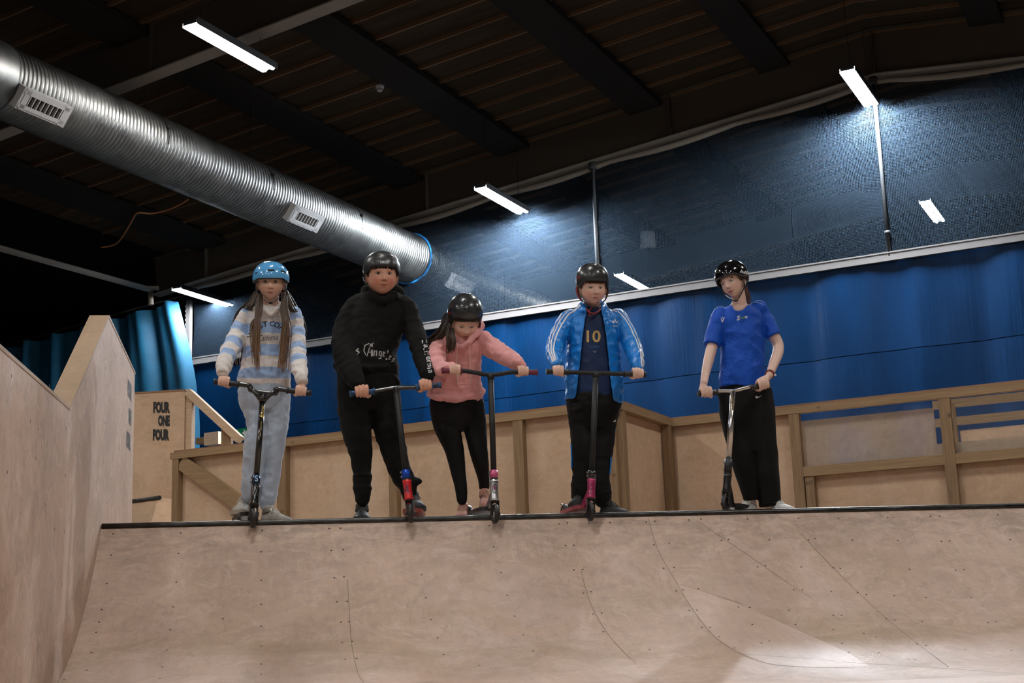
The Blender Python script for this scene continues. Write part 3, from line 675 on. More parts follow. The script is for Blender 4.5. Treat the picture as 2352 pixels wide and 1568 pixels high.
mb = MB(); mb.b2((xb_-.1, .045, mz-.0), (L3, .063, mz+.13)); mb.build('infill_board', M['ply_pale'], f3)
mb = MB(); mb.b2((xa+.01, .028, mz+.03), (L3, .033, 1.02)); mb.build('clear_sheet', M['sheet'], f3)
mb = MB(); mb.b2((-.09, -.06, 0), (-.0, .03, 1.0)); mb.build('post', M['purlin'], f3)
# second fence further back, seen through the plastic
Y4 = 12.6; zt4 = onB(2270, 918, Y4)[2]-DKZ; zm4 = onB(2270, 960, Y4)[2]-DKZ; X4 = onB(2150, 1000, Y4)[0]
f4 = thing('rear_fence', 'second timber fence seen through the clear plastic window at far right', 'fence', tuple(Bw(X4, Y4, DKZ)), BROT)
for zc in (zt4, zm4): mb = MB(); mb.b2((0, -.03, zc-.035), (4, .03, zc+.035)); mb.build('rail', M['timber'], f4)
for x in (.12, 1.9): mb = MB(); mb.b2((x, -.035, 0), (x+.07, .03, zt4)); mb.build('post', M['timber_v'], f4)
mb = MB(); mb.b2((.2, .03, 0), (4, .05, zm4-.08)); mb.build('plywood_panel', M['ply_pale'], f4)
# exit sign and ledge beyond the fence
YE = 17.5
def EB(px_, py_): return onB(px_, py_, YE)
x, y, z = EB(552, 995); t = thing('exit_sign', 'small green exit sign with running figure and arrow beyond the fence', 'sign', tuple(Bw(x, y, z)), BROT)
wd = EB(571, 995)[0]-EB(533, 995)[0]; hh = EB(552, 985)[2]-EB(552, 1007)[2]
mb = MB(); mb.b2((-wd/2, 0, -hh/2), (wd/2, .02, hh/2)); mb.build('green_plate', M['green'], t)
mb = MB(); S = hh
ar = [(.10, .09), (.32, .09), (.22, .24), (.36, .24), (.60, .0), (.36, -.24), (.22, -.24), (.32, -.09), (.10, -.09)]
v, f = shape2d([(a_*S*1.1+wd*.08, b_*S*1.3) for a_, b_ in ar]); mb.add([(a_, -.003, b_) for a_, b_ in v], f)
mb.box((-wd*.30, -.002, 0), (wd*.26, .003, hh*.80)); mb.build('white_symbols', M['white'], t, fix=False)
mb = MB()
for a_, b_, w_, h_, r_ in ((-.27, .28, .05, .2, 0), (-.30, .05, .05, .30, .4), (-.26, -.2, .04, .28, -.5), (-.34, -.2, .04, .28, .6), (-.24, .08, .12, .05, .2)):
    mb.box((a_*wd, -.005, b_*hh), (w_*wd, .003, h_*hh), Matrix.Rotation(r_, 3, 'Y'))
mb.build('running_figure', M['green'], t, fix=False)
a = EB(440, 1004); b = EB(640, 1004)
mb = MB(); mb.b2((a[0], YE+.1, a[2]-.10), (b[0], YE+.2, a[2])); tag(hall(mb, 'timber_ledge', M['timber']), 'short timber ledge beyond the fence next to the exit sign', 'ledge')
a = EB(473, 1009); b = EB(506, 991); mb = MB(); mb.b2((a[0], YE-.05, a[2]-.1), (b[0], YE+.08, b[2])); tag(hall(mb, 'pale_box', M['ply_pale']), 'small pale box on the ledge left of the exit sign', 'box')
# ================================================================== THE RIDERS
KPX = None
def pm(px): return px*.002535                   # pixels to metres at the riders' distance
def Wv(q): return Vector(W(q[0], q[1], q[2]))
def skinmat(name, base, lip, rough=.5):
    def f(nt, b):
        n = N(nt); a = n.new('ShaderNodeAttribute', attribute_name='tone'); o = n.new('ShaderNodeTexCoord').outputs['Object']
        sp = n.new('ShaderNodeSeparateColor', i_0=a.outputs[0])
        v = n.noise(o, 25, 3, .5)
        c = n.mix(n.ramp(v, [(.3, (0, 0, 0)), (.7, (.5,)*3)]), base, tuple(x*.9 for x in base))
        c = n.mix(sp.outputs[0], c, lip); c = n.mix(sp.outputs[1], c, (base[0]*1.0, base[1]*.60, base[2]*.55)); c = n.mix(sp.outputs[2], c, (.035, .02, .015))
        n.link(c, b.inputs['Base Color'])
    m_ = mat(name, base, rough, build=f, spec=.35); b = m_.node_tree.nodes['Principled BSDF']
    b.inputs['Subsurface Weight'].default_value = 0; b.inputs['Subsurface Radius'].default_value = (.012, .005, .003); b.inputs['Subsurface Scale'].default_value = 1.
    return m_
def voxel(mb, vox, it=4, disp=None):
    """melt overlapping closed shapes into one continuous surface"""
    o = mb.build('tmp', M['white'], uv=False)
    r = o.modifiers.new('r', 'REMESH'); r.mode = 'VOXEL'; r.voxel_size = vox; r.adaptivity = 0
    if it: s_ = o.modifiers.new('s', 'SMOOTH'); s_.factor = .5; s_.iterations = it
    dg = bpy.context.evaluated_depsgraph_get(); dg.update(); me = bpy.data.meshes.new_from_object(o.evaluated_get(dg))
    old = o.data; bpy.data.objects.remove(o); bpy.data.meshes.remove(old)
    me.materials.clear()
    n = len(me.vertices); co = np.empty(n*3); me.vertices.foreach_get('co', co); co = co.reshape(-1, 3)
    if disp:
        no = np.empty(n*3); me.vertex_normals.foreach_get('vector', no); no = no.reshape(-1, 3)
        co = co+no*disp(co)[:, None]; me.vertices.foreach_set('co', co.ravel())
    me.polygons.foreach_set('use_smooth', [True]*len(me.polygons)); me.update(); return me, co
def place(me, name, mats, parent, org):
    me.name = name
    for m_ in (mats if isinstance(mats, (list, tuple)) else [mats]): me.materials.append(m_)
    me.transform(Matrix.Translation(-Vector(org))); o = bpy.data.objects.new(name, me); C.objects.link(o); o.parent = parent; return o
def relax_edge(bm, it=10):
    vs = [v for v in bm.verts if v.is_boundary]; nb_ = {v: [e.other_vert(v) for e in v.link_edges if e.is_boundary] for v in vs}
    for _ in range(it):
        new = {v: v.co*.4+(sum((q.co for q in nb_[v]), Vector())/len(nb_[v]))*.6 for v in vs if len(nb_[v]) == 2}
        for v, c in new.items(): v.co = c
def fattr(me, name, vals):
    a = me.attributes.new(name, 'FLOAT', 'POINT'); a.data.foreach_set('value', np.asarray(vals, np.float32))
def gothic(ch):
    def seg(p, q, t):
        d = Vector((q[0]-p[0], q[1]-p[1])); d.normalize(); n_ = Vector((-d.y, d.x))*t/2; P, Q = Vector(p), Vector(q)
        return [tuple(P-n_), tuple(P-d*t*.35), tuple(P+n_), tuple(Q+n_), tuple(Q+d*t*.35), tuple(Q-n_)]
    st = lambda x, a=.0, b=.65, t=.15: [(x, a+.07), (x+t*.5, a), (x+t, a+.07), (x+t, b-.07), (x+t*.5, b), (x, b-.07)]
    T = {'n': [st(0), st(.32), seg((.10, .50), (.36, .62), .06)], 'i': [st(0), seg((.03, .80), (.12, .88), .07)], 'l': [st(0, 0, 1.0), seg((.10, .03), (.22, .12), .05)],
         'e': [st(0), seg((.07, .60), (.36, .52), .10), seg((.34, .52), (.30, .36), .07), seg((.12, .30), (.34, .38), .05), seg((.08, .05), (.36, .12), .08)],
         'g': [st(0, .08), st(.32, -.28, .65), seg((.08, .60), (.38, .60), .08), seg((.08, .10), (.36, .06), .07), seg((.02, -.22), (.36, -.26), .09)],
         's': [seg((.32, .62), (.08, .50), .12), seg((.08, .50), (.30, .24), .14), seg((.30, .22), (.02, .06), .11), seg((.30, .66), (.40, .54), .05)],
         'a': [st(.30), seg((.06, .58), (.36, .62), .10), st(0, 0, .38), seg((.06, .36), (.34, .38), .05), seg((.06, .04), (.34, .10), .07)],
         'f': [st(.05, 0, .95), seg((.12, .92), (.36, .90), .10), seg((-.05, .58), (.32, .60), .07)], 'o': [st(0, .02, .62), st(.30, .02, .62), seg((.06, .60), (.38, .62), .07), seg((.06, .06), (.38, .04), .07)],
         'r': [st(0), seg((.12, .50), (.34, .62), .11)], 'C': [st(0, .08, .88, .17), seg((.08, .90), (.48, .88), .11), seg((.48, .92), (.46, .66), .05), seg((.10, .08), (.50, .14), .10), seg((.26, .85), (.26, .12), .03)],
         'A': [seg((.02, .05), (.40, .95), .07), st(.38, 0, .98, .18), seg((.12, .34), (.44, .34), .06), seg((-.22, .45), (-.12, .85), .09), seg((-.12, .85), (.26, .98), .07), seg((-.22, .45), (-.06, .16), .07), seg((.50, .92), (.66, 1.02), .05), seg((.46, .05), (.64, .12), .06)]}
    return T[ch]
def goth(mb, ch, px, py, Y, h_px, bvh, rot=0., xs=1.):
    P = gothic(ch); al = np.array([p for q in P for p in q]); c = (al.min(0)+al.max(0))/2; k = pm(h_px)
    for q in P:
        v, f = shape2d([((x-c[0])*k*xs, (y-c[1])*k) for x, y in q]); shape(mb, v, f, px, py, Y, bvh, rot)
def folds(amp, f=(14, 14, 30), f2=None, seed=0.):
    def g(co):
        out = np.empty(len(co)); a, b, c = f
        for i, p in enumerate(co):
            w = noise.noise(Vector((p[0]*a+seed, p[1]*b, p[2]*c)))
            w2 = noise.noise(Vector((p[0]*a*2.1+p[2]*9, p[1]*b*2+seed, p[2]*c*1.3-p[0]*14)))
            out[i] = amp*(1-2*abs(w))*.8+amp*.5*w2-amp*.3
        return out
    return g
def ball_tube(mb, pts, rad, n=14, hint=None):
    mb.tube(pts, rad, n, hint=hint)
    for p, r in ((pts[0], rad[0]), (pts[-1], rad[-1])):
        r = r if hasattr(r, '__len__') else (r, r); mb.sphere(p, min(r)*.98, 12)
def sections(mb, secs, Y, sc=1., dy=0., n=28, k=4):
    """upright body of elliptical slices: (px, py, half width px, half depth m[, Y])"""
    P = crom([(*W(s[0], s[1], s[4] if len(s) > 4 else Y), pm(s[2])*sc, s[3]*sc) for s in secs], k)
    mb.tube([p[:3] for p in P], [(p[3], p[4]) for p in P], n, hint=(1, 0, 0))
def limb(mb, pts, sc=1., k=4, n=14, mn=.0):
    P = crom([(*W(*q[:3]), max(mn, pm(q[3])*sc)) for q in pts], k); ball_tube(mb, [p[:3] for p in P], [p[3] for p in P], n)
# ---- head
def head_local(h):
    NA, NB = 110, 110; a, b, c = h.get('w', .074), .092, .1125; ch = h.get('chub', 0.); vs = []; fs = []
    for i in range(NB+1):
        th = PI*i/NB
        for j in range(NA):
            ph = 2*PI*j/NA; dx, dy, dz = math.sin(th)*math.sin(ph), -math.sin(th)*math.cos(ph), math.cos(th)
            x, y, z = a*dx, b*dy, c*dz
            t = max(0, -dz); x *= 1-(.27-.20*ch)*t**2.4
            if dy > 0: y *= 1-.45*t**1.3
            else: y *= 1+.10*t**2-.03*max(0, dz)
            x += math.copysign(.007*ch*math.exp(-((z+.055)/.03)**2), x)*min(1, abs(x)/.03)
            if dy < -.05:
                g = lambda cx, cz, sx, sz: math.exp(-((x-cx)/sx)**2-((z-cz)/sz)**2)
                gs = lambda cx, cz, sx, sz: math.exp(-((abs(x)-cx)/sx)**2-((z-cz)/sz)**2)
                f = -.000
                if z > -.05 and z < .022:
                    r = (.018-z)/.052 if z > -.034 else 1-(-.034-z)/.013
                    f += .021*math.exp(-(x/(.0085+.004*max(0, r)))**2)*max(0, min(1, r))**1.2
                f += .006*gs(.0105, -.037, .0065, .007)
                f -= .011*gs(.030, -.001, .016, .012); f += .0045*gs(.030, .020, .022, .007)
                f += (.004+.006*ch)*gs(.040, -.036, .02, .022)
                f += .0065*g(0, -.0600, .018, .0046)+.0072*g(0, -.0720, .016, .0055)-.0055*g(0, -.0657, .023, .0026)
                f -= .003*g(0, -.081, .02, .005); f += .006*g(0, -.098, .02, .012); f -= .002*gs(.026, -.066, .006, .007)
                y -= f
            vs.append(Vector((x, y, z)))
    fs = [(i*NA+j, (i+1)*NA+j, (i+1)*NA+(j+1) % NA, i*NA+(j+1) % NA) for i in range(NB) for j in range(NA)]
    return vs, fs
def head_matrix(h):
    s = h['s']; p = Vector(W(h['px'], h['py'], h['Y']))
    return Matrix.Translation(p) @ Matrix.Rotation(math.radians(h.get('yaw', 0)), 4, 'Z') @ Matrix.Rotation(math.radians(h.get('pitch', 12)), 4, 'X') @ Matrix.Rotation(math.radians(h.get('roll', 0)), 4, 'Y') @ Matrix.Scale(s, 4)
EYX, EYZ = .031, -.001
def eye_y(h): return -.0765
def hand(mb, bar, along, wrist, thumb, s=1., rbar=.0155, back=.035):
    """fist closed round a bar: knuckles towards the camera, fingers over the front, thumb below"""
    b = Vector(along).normalized(); n = Vector((0, -1, 0)); n = (n-b*n.dot(b)).normalized(); u = n.cross(b); u = u if u.z > 0 else -u
    O = Vector(bar); P = lambda q, v, w_: O+b*q*s+u*v*s+n*w_*s
    K = []
    for i in range(4):
        q = (i-1.5)*.0192*(1 if thumb > 0 else -1)*-1                       # index finger on the thumb side
        lf = (1.0, 1.06, 1.0, .86)[i]; dz = (.0, .003, .001, -.004)[i]
        pts = [P(q*.86, .020+dz, -.022), P(q, .033+dz, .002), P(q*1.02, .026+dz, .0215*lf), P(q*1.02, .004, .0285*lf), P(q*.98, -.015*lf, .0225), P(q*.95, -.0235*lf, .008)]
        pr = crom([(*p, r) for p, r in zip(pts, [.0095, .0100, .0094, .0086, .0084, .0070])], 3)
        ball_tube(mb, [p[:3] for p in pr], [p[3]*s for p in pr], 10)
    Wp = Vector(wrist); kn = P(0, .024, -.008)
    pr = crom([(*Wp, .0215*s, .017*s), (*((Wp+P(0, .030, -.030))/2), .027*s, .0165*s), (*P(0, .026, -.022), .037*s, .015*s), (*P(0, .026, -.002), .037*s, .0115*s)], 4)
    mb.tube([p[:3] for p in pr], [(p[3], p[4]) for p in pr], 16, hint=b)
    t = thumb; pts = [P(t*.020, .018, -.030), P(t*.040, .004, -.028), P(t*.043, -.015, -.018), P(t*.034, -.026, .000), P(t*.026, -.028, .010)]
    pr = crom([(*p, r) for p, r in zip(pts, [.013, .0115, .0105, .0095, .008])], 3); ball_tube(mb, [p[:3] for p in pr], [p[3]*s for p in pr], 10)
# ---- shoe: toe points along `d`
def shoe(parent, org, heel, d, L, Wd, H, mats, name='shoe', label=None, ankle=.10, laces=True, sole_h=.026, tip=0.):
    d = Vector(d).normalized(); sd = Vector((0, 0, 1)).cross(d); up = d.cross(sd); up = up if up.z > 0 else -up
    O = Vector(heel); P = lambda t, x, z: O+d*t*L+sd*x+up*z
    ts = [0, .04, .12, .25, .4, .55, .7, .82, .92, .98, 1.0]
    wd = [.45, .62, .76, .80, .78, .90, 1.0, .98, .82, .55, .2]; hs = [.62, .86, 1.0, 1.0, .92, .76, .62, .52, .44, .34, .22]
    mb = MB(); nn = 16; vs = []
    for t, w_, h in zip(ts, wd, hs):
        for k in range(nn):
            a = 2*PI*k/nn; cx = math.cos(a); sz_ = math.sin(a)
            z = sole_h*.6+max(0, sz_)**.75*(H*h-sole_h*.6) if sz_ > 0 else sole_h*.6*(1+sz_)
            w2 = w_*Wd/2*(abs(cx)**.75)*(1-.42*max(0, sz_)**1.5*(1 if t < .55 else .55)); vs.append(P(t, math.copysign(w2, cx), z))
    n_ = len(ts); fs = [(i*nn+k, i*nn+(k+1) % nn, (i+1)*nn+(k+1) % nn, (i+1)*nn+k) for i in range(n_-1) for k in range(nn)]
    mb.add(vs, fs, 0, True); mb.f += [[k for k in range(nn)], [(n_-1)*nn+k for k in range(nn)][::-1]]; mb.m += [0, 0]; mb.sm += [True, True]
    mb.tube([P(.22, 0, H*.8), P(.20, 0, H*1.05), P(.19, 0, H*1.05+.012)], [(Wd*.36, L*.20), (Wd*.34, L*.17), (Wd*.33, L*.16)], 16, hint=sd)
    up_ = mb.build(name, mats[0], parent, org=org)
    if label: up_['label'] = label
    oo = Vector((0, 0, 0))
    mb = MB(); ol = []
    prof = [(0, .5), (.03, .72), (.12, .86), (.3, .86), (.45, .82), (.6, .96), (.75, 1.06), (.88, .96), (.96, .68), (1.01, .30)]
    ol = [P(t, w_*Wd/2, 0) for t, w_ in prof]+[P(t, -w_*Wd/2, 0) for t, w_ in prof[::-1]]
    mb.prism(ol, (0, 0, 0), up*sole_h); mb.build('sole', mats[1], up_, org=org)
    if laces:
        mb = MB()
        for k in range(5):
            t = .36+.065*k; z = H*(.97-.065*k*1.25); w_ = Wd*.22
            mb.tube([P(t, -w_, z-.004), P(t+.012, 0, z+.006), P(t+.03, w_, z-.006)], .0028, 6)
            mb.tube([P(t, w_, z-.004), P(t+.012, 0, z+.007), P(t+.03, -w_, z-.006)], .0028, 6)
        mb.tube([P(.34, 0, H+.006), P(.42, Wd*.22, H*1.0), P(.50, Wd*.34, H*.72)], .0026, 6)
        mb.tube([P(.34, 0, H+.006), P(.42, -Wd*.22, H*1.0), P(.48, -Wd*.36, H*.75)], .0026, 6)
        mb.build('laces', mats[2], up_, org=org)
    return up_
# ---- helmet
def helmet(parent, org, hm, h, shell_m, kind, strap_m, pad_m=None, dx=None):
    hx, hy, hz = h.get('hx', .110), h.get('hy', .128), h.get('hz', .112); c0 = Vector((0, .010, h.get('cz', .020)))
    rz0 = h.get('rz', .0)
    def rimz(ph):                                                    # ph 0 = front
        a = abs(ph)/PI
        return rz0 if a < .20 else rz0-(.024+rz0+h.get('cz', .02)-.03)*(.5-.5*math.cos(PI*min(1, (a-.20)/.20)))-(.022*max(0, (a-.55)/.45))
    def S(ph, t, k=1.):                                              # t: 0 crown, 1 rim
        zr = rimz(ph); thm = math.acos(max(-1, min(1, (zr-0.0)/hz*1.0))); th = thm*t
        s_ = math.sin(th)**.86 if th > 0 else 0
        return hm @ (c0+Vector((hx*s_*math.sin(ph)*k, -hy*s_*math.cos(ph)*k, hz*math.cos(th)*k)))
    n, m_ = 64, 24; vs = []; fs = []
    for j in range(1, m_+1):
        for i in range(n): ph = -PI+2*PI*i/n; vs.append(S(ph, j/m_))
    for j, (t, k) in enumerate(((1.012, .985), (1.0, .955), (.93, .92), (.6, .90), (.25, .88))):
        for i in range(n): ph = -PI+2*PI*i/n; vs.append(S(ph, t, k))
    R_ = m_+5
    fs = [(j*n+i, (j+1)*n+i, (j+1)*n+(i+1) % n, j*n+(i+1) % n) for j in range(R_-1) for i in range(n)]
    a_ = len(vs); vs += [S(0, 0), S(0, 0, .88)]
    fs += [(a_, i, (i+1) % n) for i in range(n)]+[(a_+1, (R_-1)*n+(i+1) % n, (R_-1)*n+i) for i in range(n)]
    mb = MB(); mb.add(vs, fs, 0, True); he = mb.build('helmet', shell_m, parent, org=org, fix=False)
    bm = bmesh.new(); bm.from_mesh(he.data); bmesh.ops.recalc_face_normals(bm, faces=bm.faces); bm.to_mesh(he.data); bm.free()
    # liner edge
    mb = MB(); mb.tube([S(-PI+2*PI*i/48, 1.015, .955) for i in range(49)], .006, 8, cap=False); mb.build('padding', M['blk_plastic'], he, org=org)
    # vents
    def patch(ph, t, w_, hh, shape, lift=1.004):
        C0 = S(ph, t, lift); e = 1e-2; ux = (S(ph+e, t, lift)-C0).normalized(); uz = (S(ph, t-e, lift)-C0).normalized(); nn = ux.cross(uz); pts = []
        K = 20
        for k in range(K):
            a = 2*PI*k/K; cx, sx = math.cos(a), math.sin(a)
            if shape == 'slot': cx = math.copysign(abs(cx)**.35, cx); sx = math.copysign(abs(sx)**.35, sx)
            pts.append((cx*w_, sx*hh))
        out = []
        for r in (1., .5, 0.):
            for (x, y) in pts:
                ph2 = ph+x*r/(hx*max(.3, math.sin(t*1.5))); t2 = t-y*r/(hz*1.55); out.append(S(ph2, t2, lift))
        return out, K
    vents = []
    if kind == 'slots': vents = [(0.06, .72, .020, .0062, 'slot'), (.84, .74, .020, .0062, 'slot'), (-.9, .78, .010, .005, 'slot'), (1.5, .74, .015, .005, 'slot'), (-1.6, .74, .015, .005, 'slot')]
    elif kind == 'long': vents = [(-.42, .60, .022, .0035, 'slot'), (.52, .60, .022, .0035, 'slot'), (1.4, .62, .02, .004, 'slot'), (-1.4, .62, .02, .004, 'slot')]
    elif kind == 'round': vents = [(-.30, .66, .0110, .0105, 'o'), (.30, .66, .0110, .0105, 'o'), (-.42, .30, .0095, .008, 'o'), (.42, .30, .0095, .008, 'o'), (1.45, .6, .0085, .0085, 'o'), (-1.45, .6, .0085, .0085, 'o'), (2.6, .5, .008, .008, 'o'), (-2.6, .5, .008, .008, 'o')]
    elif kind == 'gloss': vents = [(-.5, .62, .008, .006, 'o'), (.3, .60, .008, .006, 'o'), (1.2, .62, .008, .006, 'o'), (-1.3, .6, .008, .006, 'o')]
    for (ph, t, w_, hh, sh) in vents:
        pts, K = patch(ph, t, w_, hh, sh); mb = MB()
        mb.add(pts, [(r*K+k, r*K+(k+1) % K, (r+1)*K+(k+1) % K, (r+1)*K+k) for r in range(2) for k in range(K)], 0, False)
        v = mb.build('vent', M['dark_void'], he, org=org, fix=False)
        if kind == 'round':
            g = MB(); g.tube([p for p in pts[:K]]+[pts[0]], .0016, 6, cap=False); g.build('vent_ring', M['rail_white'], he, org=org)
    # straps
    for sgn in (-1, 1):
        mb = MB(); a = h.get('w', .074)
        L1 = [(sgn*(a+.020), -.012, .004), (sgn*(a+.012), -.012, -.030), (sgn*(a-.000), -.022, -.070), (sgn*(a-.035), -.034, -.105), (sgn*.018, -.045, -.124), (0, -.048, -.127)]
        L2 = [(sgn*(a+.018), .055, -.010), (sgn*(a+.014), .02, -.040), (sgn*(a-.000), -.018, -.072)]
        for L_ in (L1, L2): mb.tube([hm @ Vector(p) for p in crom(L_, 5)], [(.0075, .0022)]*(5*(len(L_)-1)+1), 8, hint=hm.to_3x3() @ Vector((0, 1, 0)))
        mb.build('strap', strap_m, he, org=org)
        if pad_m:
            mb = MB(); mb.tube([hm @ Vector(p) for p in crom([(sgn*(a+.018), .012, .006), (sgn*(a+.019), .006, -.030), (sgn*(a+.008), -.006, -.065), (sgn*(a-.012), -.016, -.092)], 4)], [(.020, .005), (.02, .006), (.019, .006), (.018, .006), (.017, .006), (.016, .006), (.015, .005), (.013, .005), (.012, .005), (.011, .004), (.010, .004), (.008, .003), (.006, .003)], 10, hint=hm.to_3x3() @ Vector((0, 1, 0)))
            mb.build('ear_pad', pad_m, he, org=org)
    mb = MB(); mb.sphere(hm @ Vector((0, -.046, -.128)), (.014, .006, .007), 10); mb.build('buckle', M['blk_plastic'], he, org=org)
    he['S'] = 0; del he['S']
    return he, S
def locks(mb, guides, n, spread, r0, r1=.0012, seed=1):
    rnd = random.Random(seed)
    for G in guides:
        for k in range(n):
            ox, oz, ph, fr = rnd.gauss(0, 1), rnd.gauss(0, 1), rnd.uniform(0, 6), rnd.uniform(1.5, 3.5); P = []
            end = rnd.uniform(.78, 1.0); q = crom([Vector(g) for g in G], 6); m_ = max(4, int(len(q)*end)); q = q[:m_]
            for i, p in enumerate(q):
                t = i/(m_-1); s_ = spread*(.35+.8*t)
                P.append(Vector(p)+Vector((ox*s_+.004*math.sin(ph+fr*t*3), oz*s_*.35, .004*math.sin(ph+t*4))))
            mb.tube(P, [r0*(1-.15*t_)*(1 if t_ < .7 else 1-(t_-.7)/.3*.85)+r1 for t_ in np.linspace(0, 1, m_)], 6)
def hairmat(name, a, b, c, z0, z1):
    def f(nt, bs):
        n = N(nt); o = n.new('ShaderNodeTexCoord').outputs['Object']; sp = n.new('ShaderNodeSeparateXYZ', i_0=o)
        g = n.math('DIVIDE', n.math('SUBTRACT', sp.outputs[2], z0), z1-z0)
        v = n.noise(n.mapping(o, (90, 60, 3)), 1.5, 3, .6)
        c1 = n.mix(n.ramp(v, [(.35, (0, 0, 0)), (.65, (1, 1, 1))]), a, b); c2 = n.mix(n.ramp(n.math('ADD', g, n.math('MULTIPLY', n.math('SUBTRACT', v, .5), .8)), [(.0, (1, 1, 1)), (.8, (0, 0, 0))]), c1, c)
        n.link(c2, bs.inputs['Base Color'])
    return mat(name, a, .42, build=f, spec=.5)
def face_parts(root, org, hm, h, iris=(.10, .06, .035), brow=(.05, .03, .02), lidcol=None):
    ex, ez, ey = EYX, EYZ, eye_y(h); R3 = hm.to_3x3().normalized(); s = h['s']
    for sg in (-1, 1):
        g = Vector(h.get('gaze', (0, -1, -.1))).normalized(); cpos = Vector((sg*ex, ey+.0090, ez)); mb = MB()
        vs = []; n = 20; m_ = 12; up = Vector((0, 0, 1)); sx = g.cross(up).normalized(); uz = sx.cross(g)
        for i in range(m_+1):
            t = PI*i/m_
            for k in range(n): a = 2*PI*k/n; vs.append(hm @ (cpos+(g*math.cos(t)+sx*math.sin(t)*math.cos(a)+uz*math.sin(t)*math.sin(a))*.0126))
        o_ = mb.add(vs, [], 0)
        for i in range(m_):
            for k in range(n):
                mb.f.append([i*n+k, i*n+(k+1) % n, (i+1)*n+(k+1) % n, (i+1)*n+k]); mb.m.append(2 if i < 1 else 1 if i < 2 else 0); mb.sm.append(True)
        mb.build('eye', [M['sclera'], M.setdefault('iris%s' % (iris,), mat('iris', iris, .3)), M['pupil']], root, org=org)
        for part, pts, rr, m_ in (('eyelashes', [(-.0145, .0010, -.002), (-.008, -.0055, h.get('lid', .0052)), (0, -.0072, h.get('lid', .0052)+.0012), (.008, -.0055, h.get('lid', .0052)), (.0145, .0010, -.001)], .00150, M['lash']),
                                  ('eyebrow', [(-.017, .002, .0145), (-.008, -.0030, .0185), (.004, -.0035, .0200), (.016, .003, .0165)], .0024, h['browmat'])):
            mb = MB(); P = []
            for q in crom([(sg*p[0], p[1], p[2]) for p in pts], 5): P.append(hm @ Vector((sg*ex+q[0], ey+.000+q[1]+(.0 if part == 'eyelashes' else .0015), ez+q[2])))
            k = len(P); mb.tube(P, [((rr*1.9 if part == 'eyebrow' else rr)*(.5+math.sin(PI*i/(k-1))*.7), rr*(.5+math.sin(PI*i/(k-1))*.6)) for i in range(k)], 6, hint=R3 @ Vector((0, 0, 1)))
            mb.build(part, m_, root, org=org)
def add_head(mb, h):
    hm = head_matrix(h); vs, fs = head_local(h); mb.add([hm @ v for v in vs], fs, 0, True); a = h.get('w', .074); R3 = hm.to_3x3().normalized(); s = h['s']
    for sg in (-1, 1):
        mb.sphere(hm @ Vector((sg*(a+.004), .008, -.022)), (.0085*s, .017*s, .029*s), 14, rot=R3 @ Matrix.Rotation(sg*.35, 3, 'Z'))
        lid = h.get('lid', .0052)
        mb.sphere(hm @ Vector((sg*EYX, eye_y(h)+.0098, EYZ+.0132+lid-.0042)), (.0145*s, .0128*s, .0125*s), 14, rot=R3)
        mb.sphere(hm @ Vector((sg*EYX, eye_y(h)+.0108, EYZ-.0130)), (.0142*s, .0120*s, .0100*s), 14, rot=R3)
    return hm
def tone(me, co, hm, h, knuckles=()):
    inv = np.array(hm.inverted()); L = (np.c_[co, np.ones(len(co))] @ inv.T)[:, :3]; x, y, z = L.T; f = (y < -.04)
    g = lambda X, cz, sx, sz: np.exp(-(X/sx)**2-((z-cz)/sz)**2)
    lip = np.clip(g(x, -.0605, .0175, .0040)*1.3, 0, 1)+np.clip(g(x, -.0705, .0155, .0046)*1.3, 0, 1); lip = np.clip(lip*1.2-.22, 0, 1)*f*.95
    bl = np.clip(np.exp(-((np.abs(x)-.044)/.02)**2-((z+.038)/.022)**2)*h.get('blush', .5)+.35*g(x, -.034, .012, .01), 0, 1)*f
    dk = (g(x, -.0657, .0225, .0017)*1.0+np.exp(-((np.abs(x)-.0068)/.0036)**2-((z+.0435)/.0026)**2)*.85+np.exp(-((np.abs(x)-.031)/.019)**2-((z-.002)/.010)**2)*.22)*f  # mouth line, nostrils and eye hollows: shade painted into the skin
    dk = np.clip(dk, 0, 1)
    c = np.stack([lip, bl, dk, np.ones_like(dk)], 1).astype(np.float32)
    a = me.color_attributes.new('tone', 'FLOAT_COLOR', 'POINT'); a.data.foreach_set('color', c.ravel())
M['sclera'] = mat('eye_white', (.55, .53, .50), .25); M['pupil'] = mat('pupil', (.008, .007, .006), .15)
M['lash'] = mat('lashes', (.025, .017, .012), .7)
